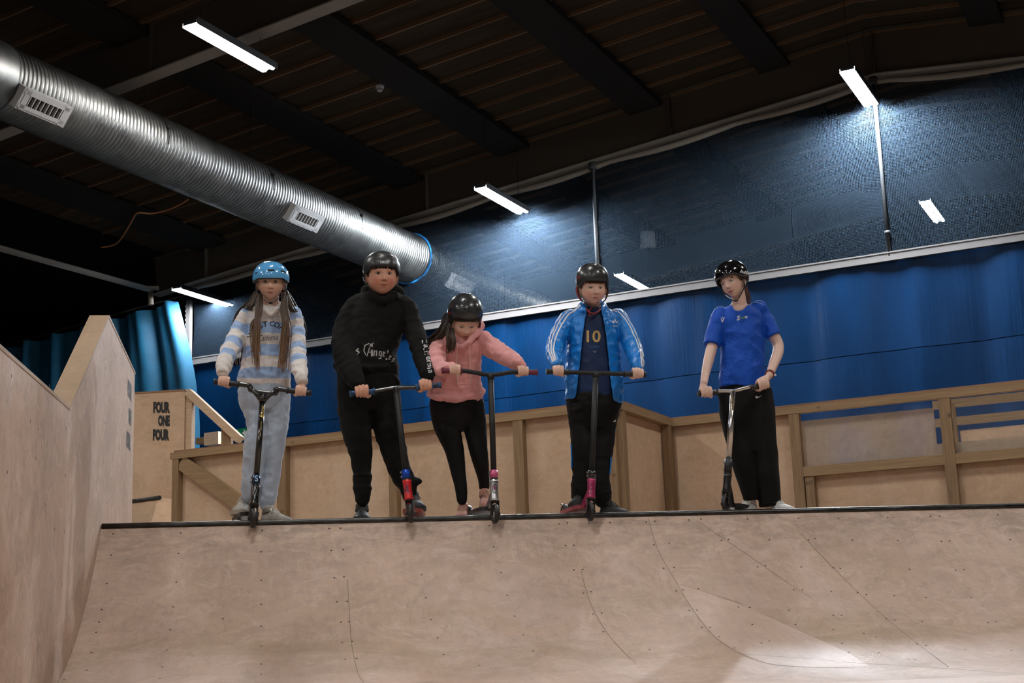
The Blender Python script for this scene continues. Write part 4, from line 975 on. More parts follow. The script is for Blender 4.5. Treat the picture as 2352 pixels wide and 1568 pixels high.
# ---- scooter
def scooter(label, wheel, top, L, R_, deckdir, cols, wheel_r=.055, kind='T', clamp=None, chrome=False, deck_z=.045, ends=.11):
    """wheel: front axle, top: stem/bar junction, L/R_: ends of the handlebar (all world points)"""
    wheel, top, L, R_ = map(Vector, (wheel, top, L, R_)); dd = Vector(deckdir).normalized(); org = wheel.copy()
    t = thing('kick_scooter', label, 'scooter', org); ax = (top-wheel).normalized(); side = Vector((0, 0, 1)).cross(dd).normalized()
    mS, mH, mD, mG, mC = cols['stem'], cols['head'], cols['deck'], cols['grip'], cols['clamp']; B = lambda mb, n_, m_, p=t: mb.build(n_, m_, p, org=org)
    def wheel_at(c, name='front_wheel'):
        mb = MB(); K = 36; prof = [(.66, .010), (.80, .0125), (.93, .0115), (1., .006), (1., -.006), (.93, -.0115), (.80, -.0125), (.66, -.010)]; u = dd; v = side.cross(dd); vs = []
        for k in range(K):
            a = 2*PI*k/K; r = u*math.cos(a)+v*math.sin(a)
            for q, w_ in prof: vs.append(c+r*q*wheel_r+side*w_)
        n = len(prof); mb.add(vs, [(k*n+i, k*n+(i+1) % n, ((k+1) % K)*n+(i+1) % n, ((k+1) % K)*n+i) for k in range(K) for i in range(n)], 0, True)
        w = B(mb, name, M['tyre']); mb = MB(); mb.cyl(c-side*.010, c+side*.010, wheel_r*.68, n=28); mb.cyl(c-side*.013, c+side*.013, wheel_r*.25, n=16); mb.build('wheel_core', cols.get('core', M['blk_metal']), w, org=org)
    wheel_at(wheel)
    cr = wheel+ax*(wheel_r+.030); mb = MB()                         # fork
    for s in (-1, 1):
        o_ = side*s*.0205; mb.beam(wheel+o_-ax*.006, wheel+o_+ax*(wheel_r+.016), .007, .026, dd); mb.cyl(wheel+o_-side*s*.004, wheel+o_+side*s*.008, .010, n=12)
    mb.tube([wheel+ax*(wheel_r+.010)-side*.024, wheel+ax*(wheel_r+.022), wheel+ax*(wheel_r+.010)+side*.024], (.013, .012, .013), 10); B(mb, 'fork', M['blk_metal'])
    h0 = wheel+ax*(wheel_r+.020); h1 = wheel+ax*(wheel_r+.020+cols.get('hl', .115))
    mb = MB(); mb.tube([h0, h0+ax*.012, (h0+h1)/2, h1-ax*.012, h1], [.027, .0245, .0225, .0245, .026], 20); ht = B(mb, 'head_tube', mH)
    mb = MB(); mb.cyl(h0-ax*.006, h0, .026); B(mb, 'headset', M['blk_metal']); mb = MB(); mb.cyl(h1, h1+ax*.012, .0255, .022); B(mb, 'headset', M['blk_metal'])
    c1 = h1+ax*(.012+cols.get('cl', .055)); mb = MB(); mb.tube([h1+ax*.012, c1], .0235, 20); cm = B(mb, 'clamp', mC)
    mb = MB()
    for k in (.25, .75): q = h1+ax*.012+(c1-h1-ax*.012)*k; mb.cyl(q+side*.026-dd*.006, q+side*.026+dd*.006, .006, n=8); mb.cyl(q+side*.024, q+side*.032, .005, n=8)
    mb.build('bolts', M['chrome_dark'], cm, org=org)
    # neck and deck
    dz = Vector((0, 0, 1)); d0 = wheel+dd*.105-dz*.005; d0.z = DKZ+.057; dl = .46
    neck0 = h0+ax*.045+dd*.022
    mb = MB(); mb.beam(neck0, d0+dd*.03, .030, .024, side.cross(dd)); mb.beam(h0+ax*.012+dd*.018, d0+dd*.005, .022, .018, side.cross(dd)); B(mb, 'neck', mH)
    ol = [(0, .030), (.03, .052), (.08, .058), (.36, .058), (.42, .050), (dl, .034)]
    pts = [d0+dd*a+side*w_ for a, w_ in ol]+[d0+dd*a-side*w_ for a, w_ in ol[::-1]]
    mb = MB(); mb.prism(pts, -dz*.016, dz*.006); dk = B(mb, 'deck', mD)
    mb = MB(); mb.prism([p+(d0+dd*dl/2-p)*.05 for p in pts], dz*.006, dz*.008); mb.build('grip_tape', M['tape'], dk, org=org)
    rw = wheel+dd*(.105+dl+.055); rw.z = DKZ+wheel_r+.001; wheel_at(rw, 'rear_wheel')
    mb = MB()
    for s in (-1, 1): mb.beam(d0+dd*(dl-.05)+side*s*.018-dz*.005, rw+side*s*.018, .008, .022, side.cross(dd))
    B(mb, 'rear_dropout', M['blk_metal'])
    mb = MB(); mb.tube([d0+dd*(dl-.03)+dz*.012]+[rw+(-dd*math.cos(a)+dz*math.sin(a))*(wheel_r+.008) for a in np.linspace(.5, 1.9, 6)], [(.016, .002)]*7, 8, hint=side); B(mb, 'fender', M['blk_metal'])
    # stem and bars
    mb = MB(); mb.tube([c1-ax*.01, top], .0172, 20); B(mb, 'stem', mS)
    bd = (R_-L); Lb = bd.length; bd.normalize(); g = ends
    if kind == 'Y':
        upv = ax; mid = top+upv*.030
        a = L+bd*g; b = R_-bd*g; j1 = L+bd*.20; j2 = R_-bd*.20
        q = crom([L+bd*.02, L+bd*.10, j1, mid-bd*.075-upv*.003, mid-upv*.012, mid+bd*.075-upv*.003, j2, R_-bd*.10, R_-bd*.02], 4)
        mb = MB(); mb.tube(q, .0142, 14); B(mb, 'handlebar', mS)
        mb = MB()
        for j in (j1, j2): mb.tube([j, top-upv*.035+(j-top).normalized()*.008], .0125, 12)
        mb.cyl(top-upv*.04, top+upv*.006, .0215, n=18); mb.cyl(top+upv*.004, top+upv*.012, .017, n=18); B(mb, 'bar_braces', mS)
    elif kind == 'V':
        mb = MB(); mb.tube([L+bd*.02, L+bd*.13, top, R_-bd*.13, R_-bd*.02], .0125, 14); B(mb, 'handlebar', mS)
    else:
        mb = MB(); q = crom([L+bd*.02, L+bd*.14, top-ax*.002, R_-bd*.14, R_-bd*.02], 4); mb.tube(q, .0135, 14); mb.cyl(top-ax*.03, top, .0195, n=18); B(mb, 'handlebar', cols.get('bar', mS))
    for a, s in ((L, 1), (R_, -1)):
        if kind == 'V': e = (top-a).normalized()
        else: e = bd*s
        n = 17; P_ = [a+e*(.005+(g+.025)*i/(n-1)) for i in range(n)]
        rr = [.0165 if i % 2 else .0150 for i in range(n)]; rr[-1] = rr[-2] = .0205; rr[0] = .017
        mb = MB(); mb.tube(P_, rr, 16); gr = B(mb, 'grip', mG)
        mb = MB(); mb.cyl(a-e*.004, a+e*.008, .0185, n=16); mb.build('bar_end', mG, gr, org=org)
    return t, org, ax, h0, h1, c1, side
def paint(name, col, rough=.35, metal=.3, coat=.3): return mat(name, col, rough, metal, coat=coat)
M['tyre'] = mat('black_urethane', (.018, .018, .018), .45); M['blk_metal'] = paint('black_metal', (.012, .012, .013)); M['blk_gloss'] = paint('gloss_black_tube', (.01, .01, .01), .18, .2, .8)
M['blk_matt'] = mat('matt_black_tube', (.016, .017, .018), .6, .2); M['chrome'] = mat('raw_chrome', (.62, .60, .56), .22, 1.); M['chrome_dark'] = mat('steel_bolt', (.3, .3, .3), .35, 1.)
M['tape'] = mat('grip_tape', (.02, .02, .02), .95); M['silver'] = mat('polished_silver', (.62, .62, .63), .3, .9)
# ================================================================== THE FIVE RIDERS, LEFT TO RIGHT
def person(label, px, py=1180, Y=8.25):
    p = W(px, py, Y); return thing('person', label, 'person', (p[0], p[1], DKZ), group=None)
def px_dir(a, b):
    d = Vector(W(b[0], 1180, b[1]))-Vector(W(a[0], 1180, a[1])); d.z = 0; return d.normalized()
def onbar(L, R_, px):
    """point of the bar seen at column px"""
    best = min((abs(PJ(L+(R_-L)*t)[0]-px), t) for t in np.linspace(0, 1, 201))[1]; return L+(R_-L)*best
def PJ(p):
    q = np.array(p)-CAM; w_ = q@cF; return (CX+F_PX*(q@cR)/w_, CY-F_PX*(q@cU)/w_)
def lettering(mb, txt, px, py, Y, h_px, bvh, bold=.02, shear=0., rot=0., xs=1., mi=0, w_px=None):
    v, f, ext = text2d(txt, bold, shear); s = pm(h_px)/ext[1]; v = v*s
    if w_px: v = v*np.array([pm(w_px)/(ext[0]*s), 1])
    else: v = v*np.array([xs, 1])
    shape(mb, v, f, px, py, Y, bvh, rot, mi)
def shape(mb, v, f, px, py, Y, bvh, rot=0., mi=0, off=.0016):
    a = math.radians(rot); ax = cR*math.cos(a)+cU*math.sin(a); up = -cR*math.sin(a)+cU*math.cos(a)
    decal(mb, v, f, W(px, py, Y), ax, up, ray(px, py), bvh, off, mi)
def body(root, org, h, torso, Yt, arms, legs, hands, sk, tsc=.80, asc=.66, lsc=.62, vox=.0034):
    mb = MB(); sections(mb, torso, Yt, tsc)
    for a in arms: limb(mb, a, asc, mn=.017)
    for l_ in legs: limb(mb, l_, lsc, mn=.022)
    hm = add_head(mb, h)
    nk = [Vector(W(*torso[-1][:2], Yt)), hm @ Vector((0, .022, -.075)), hm @ Vector((0, .015, -.03))]
    nk = [nk[0]+Vector((0, .0, -.05)), nk[0]]+nk[1:]
    r = h.get('neck', .047); ball_tube(mb, nk, [r*1.25, r*1.1, r, r], 16)
    for q in hands: hand(mb, **q)
    me, co = voxel(mb, vox, 1); tone(me, co, hm, h); o = place(me, 'body', sk, root, org); return o, hm
# ------------------------------------------------------------------ 1: girl, blue helmet
def rider1():
    root = person('girl in a glossy light blue helmet and striped pale blue hoodie holding a black scooter', 605); org = root.location.copy()
    sk = skinmat('skin_girl', (.70, .44, .33), (.50, .17, .14)); brow = mat('brow_brown', (.10, .06, .035), .8)
    h = dict(px=622, py=648, Y=8.20, s=.98, w=.0765, cz=.022, rz=.0, hz=.107, pitch=12, yaw=-1, chub=.15, hx=.112, browmat=brow, lid=.0046, blush=.25, gaze=(0, -1, -.12))
    Yb = 8.28; bl, br = Vector(W(493, 876, 7.98)), Vector(W(714, 903, 7.98))
    torso = [(606, 890, 60, .115), (607, 872, 62, .125), (611, 840, 57, .125), (613, 800, 54, .12), (616, 765, 55, .12), (618, 735, 56, .11), (620, 716, 48, .085), (621, 704, 24, .055)]
    aL = [(572, 722, 8.27, 21), (553, 750, 8.26, 20), (538, 785, 8.21, 21), (523, 814, 8.13, 21), (515, 838, 8.05, 18), (512, 852, 8.02, 15)]
    aR = [(672, 722, 8.27, 21), (681, 755, 8.26, 19), (683, 795, 8.2, 19), (686, 830, 8.11, 19), (690, 858, 8.04, 17), (693, 872, 8.02, 14)]
    lL = [(579, 900, 8.29, 33), (588, 950, 8.27, 28), (592, 985, 8.23, 24), (588, 1008, 8.22, 26), (585, 1032, 8.21, 26), (580, 1075, 8.22, 24), (577, 1110, 8.22, 23), (572, 1128, 8.22, 19), (570, 1138, 8.22, 15)]
    lR = [(632, 890, 8.29, 36), (636, 950, 8.27, 30), (633, 1005, 8.24, 24), (630, 1035, 8.24, 22), (625, 1080, 8.25, 20), (618, 1120, 8.26, 21), (613, 1150, 8.26, 20), (612, 1160, 8.26, 16)]
    hL = dict(bar=onbar(bl, br, 514), along=br-bl, wrist=Wv((512, 855, 8.02)), thumb=1, s=.86); hR = dict(bar=onbar(bl, br, 691), along=br-bl, wrist=Wv((693, 876, 8.02)), thumb=-1, s=.86)
    o, hm = body(root, org, h, torso, Yb, (aL, aR), (lL, lR), (hL, hR), sk)
    face_parts(root, org, hm, h, (.12, .09, .05))
    blu = mat('glossy_sky_blue', (.11, .40, .76), .14, 0, coat=.9)
    he, S = helmet(root, org, hm, h, blu, 'slots', M['blk_plastic'])
    # hoodie
    mb = MB(); sections(mb, torso, Yb)
    ball_tube(mb, [Wv((585, 713, 8.24)), Wv((596, 703, 8.19)), Wv((611, 712, 8.145)), Wv((622, 722, 8.13)), Wv((634, 712, 8.145)), Wv((646, 703, 8.19)), Wv((656, 713, 8.24))], [.02, .024, .018, .013, .018, .024, .02])
    ball_tube(mb, [Wv((596, 706, 8.27)), Wv((621, 705, 8.36)), Wv((648, 706, 8.27))], [.03, .045, .03])
    limb(mb, aL); limb(mb, aR)
    me, co = voxel(mb, .006, 4, folds(.0085, (15, 15, 20), seed=3.))
    def para(co, pts):
        P = np.array([Wv(q) for q in pts]); best = np.full(len(co), 9.); s = np.zeros(len(co)); acc = 0
        for a, b in zip(P, P[1:]):
            d = b-a; L = np.linalg.norm(d); t = np.clip((co-a)@d/L**2, 0, 1); q = np.linalg.norm(co-(a+t[:, None]*d), axis=1)
            m_ = q < best; best[m_] = q[m_]; s[m_] = acc+t[m_]*L; acc += L
        return best, s
    dL, sL = para(co, aL); dR, sR = para(co, aR)
    pjx = np.array([PJ(p)[0] for p in co]); pjy = np.array([PJ(p)[1] for p in co])
    edgeL = np.interp(pjy, [700, 740, 780, 860], [574, 563, 560, 545]); edgeR = np.interp(pjy, [700, 740, 780, 860], [668, 664, 664, 668])
    arm = np.where(pjx < edgeL, 1, np.where(pjx > edgeR, 2, 0))
    per = .0697; zt = Wv((0, 737, 8.15)).z
    st = np.where(arm == 0, (W(610, 737, 8.15)[2]-co[:, 2])/(2*pm(27)), np.where(arm == 1, (sL-pm(32))/(2*pm(26)), (sR-pm(42))/(2*pm(24))))
    st = np.where((arm == 1) & (sL > pm(158)), .75, st); st = np.where((arm == 2) & (sR > pm(158)), .75, st)
    st = np.where((arm == 0) & (pjy > 868), .75, st); st = np.where((arm == 0) & (pjy < 728), .8, st); fattr(me, 'stripe', st)
    def f(nt, b):
        n = N(nt); a = n.new('ShaderNodeAttribute', attribute_name='stripe').outputs[2]; fr = n.math('FRACT', n.math('ADD', a, 10.))
        k = n.math('LESS_THAN', fr, .5); o = n.new('ShaderNodeTexCoord').outputs['Object']
        cream = n.mix(n.ramp(n.noise(o, 7, 2), [(.4, (0, 0, 0)), (.6, (1, 1, 1))]), (.72, .67, .64), (.78, .74, .71))
        n.link(n.mix(k, cream, (.34, .49, .76)), b.inputs['Base Color']); n.link(n.bump(n.noise(o, 16, 4, .6), .6, .02), b.inputs['Normal'])
    hood = place(me, 'hoodie', mat('striped_fleece', (.6, .6, .7), .9, sheen=.3, build=f), root, org); bv = bvh_of(hood)
    ink = mat('navy_print', (.012, .014, .03), .8); mb = MB()
    for ch, x, y, r in (('W', 576, 768, 62), ('E', 585, 756, 45), ('S', 599, 748, 22), ('T', 609, 744, 8), ('C', 625, 743, -4), ('O', 636, 746, -16), ('A', 647, 752, -32), ('S', 655, 761, -48), ('T', 662, 773, -66)):
        lettering(mb, ch, x, y, 8.15, 12.5, bv, .012, rot=r)
    lettering(mb, 'California', 617, 775, 8.15, 13, bv, -.004, .45, 3, w_px=46); mb.build('chest_print', ink, hood, org=org, fix=False)
    mb = MB(); sections(mb, [(606, 893, 54, .105), (607, 884, 59, .116), (608, 874, 60, .122)], Yb); mb.build('hem_band', cloth('cream_rib', (.62, .54, .49), .9), hood, org=org)
    for q, nm in ((aL, 0), (aR, 1)):
        a, b = Wv(q[-2]), Wv(q[-1]); d = (b-a).normalized(); mb = MB(); mb.tube([b-d*.010, b+d*.004, b+d*.024, b+d*.028], [.034, .036, .033, .028], 18); mb.build('cuff', M['cuff'], hood, org=org)
    # trousers
    mb = MB(); sections(mb, [(606, 882, 58, .115), (606, 900, 60, .118), (607, 925, 58, .11), (608, 945, 50, .085)], Yb); limb(mb, lL); limb(mb, lR)
    me, co = voxel(mb, .006, 3, folds(.006, (12, 12, 18), seed=8.)); tr = place(me, 'trousers', cloth('pale_blue_jersey', (.42, .50, .61), .9, .3, .06, 9, .6, .02), root, org)
    # shoes
    grey = cloth('grey_mesh', (.38, .36, .33), .8, 0, .25, 30); cream = mat('cream_sole', (.42, .38, .30), .6); lace = mat('white_laces', (.7, .68, .64), .8)
    d1 = Vector((-.25, -1, -.12)); p = Vector(W(566, 1175, 8.34)); p.z = DKZ+.066; shoe(root, org, p, Vector((-.22, -1, 0)), .235, .09, .095, (grey, cream, lace))
    p = Vector(W(604, 1180, 8.26)); p.z = DKZ; shoe(root, org, p, Vector((.62, -.78, 0)), .245, .092, .098, (grey, cream, lace))
    # hair
    mb = MB(); G = []
    w3 = lambda l_: [Vector(W(*q)) for q in l_]
    G1 = [w3([(596, 676, 8.17), (592, 705, 8.13), (589, 750, 8.105), (588, 800, 8.10), (590, 855, 8.10)]), w3([(600, 690, 8.16), (597, 720, 8.12), (583, 745, 8.12), (585, 800, 8.10), (588, 840, 8.11)])]
    G2 = [w3([(650, 672, 8.17), (650, 705, 8.13), (653, 750, 8.105), (648, 800, 8.10), (642, 850, 8.10)]), w3([(655, 680, 8.17), (657, 715, 8.13), (660, 755, 8.12), (655, 800, 8.11), (650, 862, 8.11)])]
    locks(mb, G1, 26, .0085, .0022, seed=2); locks(mb, G2, 30, .011, .0022, seed=5)
    locks(mb, [w3([(590, 668, 8.24), (575, 690, 8.27), (556, 712, 8.33), (545, 745, 8.38), (540, 800, 8.40), (545, 870, 8.38)]), w3([(592, 668, 8.22), (580, 694, 8.2), (572, 706, 8.20), (566, 722, 8.33), (556, 800, 8.38), (552, 860, 8.36)])], 20, .012, .004, seed=7)
    locks(mb, [w3([(655, 668, 8.24), (668, 690, 8.25), (680, 712, 8.31), (684, 740, 8.38), (678, 820, 8.4)]), w3([(656, 668, 8.22), (664, 690, 8.19), (672, 712, 8.20), (690, 730, 8.34), (700, 775, 8.38)])], 16, .011, .0036, seed=9)
    mb.build('long_hair', hairmat('brown_blond_hair', (.022, .013, .008), (.07, .038, .02), (.26, .14, .07), Wv((600, 860, 8.1)).z-DKZ, Wv((600, 660, 8.1)).z-DKZ), root, org=org)
    # scooter
    wh = W(581, 1190, 7.845); top = W(604, 909, 7.98)
    t, so, ax, h0, h1, c1, sd = scooter('black scooter with a Y-shaped handlebar held by the girl in the blue helmet', wh, top, bl, br, px_dir((581, 7.85), (553, 8.37)),
        dict(stem=M['blk_gloss'], head=M['blk_gloss'], deck=M['blk_metal'], grip=M['blk_plastic'], clamp=M['navy_metal'], hl=.11, cl=.05), kind='Y')
    mb = MB(); stem = [c for c in t.children if c.name.startswith('stem')][0]; bv = bvh_of(stem)
    lettering(mb, 'Blunt', 602.5, 945, 7.96, 8, bv, .01, .3, 86, w_px=28); lettering(mb, 'ENVY SCOOTERS', 599, 985, 7.95, 2.6, bv, .0, 0, 86, w_px=36)
    mb.build('gold_lettering', mat('gold_print', (.50, .33, .05), .4), stem, org=so, fix=False)
    mb = MB(); cl = [c for c in t.children if c.name.startswith('clamp')][0]; lettering(mb, 'S', 589, 1098, 7.88, 13, bvh_of(cl), .02); mb.build('pale_letter', mat('pale_blue_print', (.35, .55, .75), .5), cl, org=so, fix=False)
    mb = MB(); cl = [c for c in t.children if c.name.startswith('head_tube')][0]; lettering(mb, 'VX', 586, 1128, 7.86, 20, bvh_of(cl), -.012, .2, 0, w_px=13); mb.build('silver_mark', M['silver'], cl, org=so, fix=False)
M['cuff'] = cloth('cream_cuff', (.64, .58, .55), .9); M['navy_metal'] = paint('oil_slick_blue', (.02, .04, .10), .25, .7)
# ------------------------------------------------------------------ 2: boy in black
def rider2():
    root = person('boy in a matt black helmet and black tracksuit with white gothic lettering', 865); org = root.location.copy()
    sk = skinmat('skin_ruddy', (.68, .36, .25), (.50, .14, .11)); brow = mat('brow_black', (.02, .014, .012), .8)
    h = dict(px=877, py=631, Y=8.20, s=1.08, w=.082, cz=.031, rz=.014, pitch=9, yaw=5, chub=.95, hx=.105, hy=.118, hz=.104, browmat=brow, lid=.0046, blush=.75, gaze=(.02, -1, -.02), neck=.05)
    Yb = 8.32; bl, br = Vector(W(804, 904, 7.98)), Vector(W(1011, 884, 7.98))
    torso = [(846, 868, 72, .155), (845, 845, 74, .165), (843, 810, 70, .165), (853, 770, 71, .16), (864, 730, 72, .15), (873, 700, 68, .125), (877, 684, 50, .10), (878, 672, 34, .08)]
    aL = [(818, 708, 8.31, 30), (797, 745, 8.3, 30), (791, 790, 8.26, 31), (798, 830, 8.18, 29), (812, 862, 8.08, 24), (822, 880, 8.03, 18)]
    aR = [(930, 706, 8.31, 29), (948, 750, 8.28, 25), (964, 795, 8.2, 25), (975, 830, 8.12, 23), (981, 852, 8.05, 20), (982, 864, 8.03, 16)]
    lL = [(813, 880, 8.32, 40), (815, 950, 8.3, 40), (821, 1000, 8.26, 33), (827, 1030, 8.25, 29), (831, 1070, 8.25, 23), (832, 1100, 8.25, 22), (832, 1128, 8.24, 20), (832, 1146, 8.24, 17)]
    lR = [(882, 880, 8.32, 40), (886, 950, 8.3, 37), (895, 1000, 8.28, 34), (906, 1040, 8.28, 30), (920, 1085, 8.29, 26), (934, 1108, 8.29, 24), (940, 1128, 8.29, 19), (944, 1144, 8.29, 18)]
    hL = dict(bar=onbar(bl, br, 831), along=br-bl, wrist=Wv((823, 884, 8.03)), thumb=1, s=1.04); hR = dict(bar=onbar(bl, br, 977), along=br-bl, wrist=Wv((982, 866, 8.03)), thumb=-1, s=.98)
    o, hm = body(root, org, h, torso, Yb, (aL, aR), (lL, lR), (hL, hR), sk)
    face_parts(root, org, hm, h, (.03, .018, .012))
    he, S = helmet(root, org, hm, h, mat('matt_black_shell', (.020, .021, .022), .38, 0, coat=.15), 'long', M['blk_plastic'])
    mb = MB(); lettering(mb, 'TARGET', 883.5, 601.5, 8.08, 6.5, bvh_of(he), .015, w_px=24); mb.build('white_lettering', M['white'], he, org=org, fix=False)
    blk = cloth('black_fleece', (.0045, .0045, .0043), .95, .0, .15, 9, .35)
    mb = MB(); sections(mb, torso, Yb)
    ball_tube(mb, [Wv((838, 690, 8.30)), Wv((852, 680, 8.22)), Wv((880, 692, 8.17)), Wv((903, 680, 8.22)), Wv((918, 690, 8.30))], [.035, .035, .03, .035, .035])
    ball_tube(mb, [Wv((845, 672, 8.33)), Wv((878, 662, 8.42)), Wv((912, 672, 8.33))], [.05, .06, .05])
    ball_tube(mb, [Wv((775, 838, 8.32)), Wv((800, 842, 8.2)), Wv((846, 846, 8.16)), Wv((888, 842, 8.19)), Wv((902, 840, 8.26))], [.028, .026, .022, .02, .018])
    limb(mb, aL); limb(mb, aR); me, co = voxel(mb, .007, 4, folds(.006, (11, 11, 18), seed=13.)); hood = place(me, 'hoodie', blk, root, org); bv = bvh_of(hood)
    wht = mat('faded_white_print', (.42, .41, .39), .8); mb = MB()
    goth(mb, 'A', 847, 803, 8.1, 32, bv, 2, .85)
    for ch, x, y, s_, r in (('n', 862, 811, 22, -3), ('g', 873, 815, 20, -5), ('e', 882, 813, 20, -5), ('l', 890, 815, 25, -12), ('e', 896, 821, 18, -20), ('s', 903, 827, 18, -25)): goth(mb, ch, x, y, 8.1, s_, bv, r, .78)
    goth(mb, 's', 822, 807, 8.1, 22, bv, 20, 1.1)
    mb.build('chest_lettering', wht, hood, org=org, fix=False)
    mb = MB(); 
    for ch, x, y in (('C', 975, 784), ('a', 977.5, 794), ('l', 979, 801), ('i', 980, 807), ('f', 981.5, 813), ('o', 983, 822), ('r', 984.5, 830), ('n', 986, 838), ('i', 987, 845), ('a', 988, 852)): goth(mb, ch, x, y, 8.1, 14, bv, -80, 1.05)
    mb.build('sleeve_lettering', M['white'], hood, org=org, fix=False)
    mb = MB(); sections(mb, [(846, 862, 74, .15), (847, 885, 74, .15), (848, 925, 71, .14), (850, 950, 60, .10)], Yb); limb(mb, lL); limb(mb, lR)
    for p, r in (((832, 1092, 8.24), .062), ((833, 1120, 8.24), .058), ((950, 1106, 8.29), .05), ((928, 1090, 8.29), .06)): mb.sphere(Wv(p), (r, r, .025), 12)
    me, co = voxel(mb, .007, 3, folds(.007, (9, 9, 16), seed=23.)); place(me, 'trousers', cloth('black_jersey', (.0045, .0045, .0043), .95, .0, .15, 7, .3), root, org)
    bm_, bs = mat('black_knit', (.016, .016, .017), .7), mat('black_rubber', (.025, .025, .025), .55); gl = mat('grey_lace', (.06, .06, .06), .7)
    p = Vector(W(832, 1178, 8.34)); p.z = DKZ; s1 = shoe(root, org, p, Vector((-.06, -1, 0)), .26, .112, .105, (bm_, bs, gl))
    p = Vector(W(946, 1170, 8.36)); p.z = DKZ+.066; s2 = shoe(root, org, p, Vector((.06, -1, 0)), .26, .11, .105, (bm_, bs, gl))
    sw = [(-.5, .05), (-.40, -.12), (-.25, -.17), (-.05, -.10), (.5, .22), (.0, .02), (-.22, -.03), (-.38, -.02)]
    v, f = shape2d([(a*.03, b*.05) for a, b in sw]); mb = MB(); shape(mb, v, f, 849, 1178, 8.15, bvh_of(s1), 60); shape(mb, v, f, 822, 1183, 8.12, bvh_of(s1), -20); mb.build('white_tick', M['white'], s1, org=org, fix=False)
    mb = MB(); v2 = v*1.3; shape(mb, v2, f, 961, 1165, 8.15, bvh_of(s2), 10); mb.build('white_tick', M['white'], s2, org=org, fix=False)
    mb = MB(); rnd = random.Random(3)
    for k in range(26):
        a = -1.0+2.0*k/25; x = .058*math.sin(a)/math.sin(1.); y = -.086+abs(a)**2*.014; 
        P = [hm @ Vector((x, y+.012, .050)), hm @ Vector((x+rnd.gauss(0, .003), y, .032)), hm @ Vector((x+rnd.gauss(.002, .005), y-.001, .020+rnd.uniform(-.006, .005)+.004*abs(a)))]
        mb.tube(crom(P, 3), [.0042, .0042, .004, .0038, .0034, .0026, .0008], 6)
    for sg in (-1, 1):
        for k in range(8): mb.tube(crom([hm @ Vector((sg*.077, -.030+k*.010, .03)), hm @ Vector((sg*.080, -.032+k*.010, .0)), hm @ Vector((sg*.078, -.030+k*.010, -.016))], 3), [.006]*6+[.002], 6)
    mb.build('dark_hair', mat('black_hair', (.012, .010, .010), .45), root, org=org)
    gr = mat('blue_camo_grip', (.015, .07, .17), .55, build=lambda nt, b: (lambda n: n.link(n.ramp(n.noise(n.new('ShaderNodeTexCoord').outputs['Object'], 55, 2), [(.45, (.008, .022, .05)), (.5, (.02, .10, .25))]), b.inputs['Base Color']))(N(nt)))
    wh = W(943, 1178, 7.845); top = W(909, 890, 7.98)
    t, so, ax, h0, h1, c1, sd = scooter('scooter with blue grips, blue clamp and red head tube held by the boy in black', wh, top, bl, br, px_dir((943, 7.85), (957, 8.4)),
        dict(stem=M['blk_matt'], head=mat('bright_red_paint', (.62, .008, .012), .35, .1, coat=.5), deck=mat('worn_red_deck', (.30, .06, .04), .5), grip=gr, clamp=mat('blue_anodised', (.004, .06, .42), .3, .4), hl=.115, cl=.05, bar=M['blk_gloss']), kind='T', ends=.115)
    hd = [c for c in t.children if c.name.startswith('head_tube')][0]; mb = MB(); bv = bvh_of(hd)
    for dx_, dy_, s_ in ((0, 0, 9), (-3, 6, 7), (3, 7, 7), (2, -5, 6)): lettering(mb, 'X', 934+dx_, 1120+dy_, 7.86, s_, bv, .02, 0, 20*dx_)
    mb.build('dark_emblem', mat('dark_purple_print', (.07, .02, .09), .5), hd, org=so, fix=False)
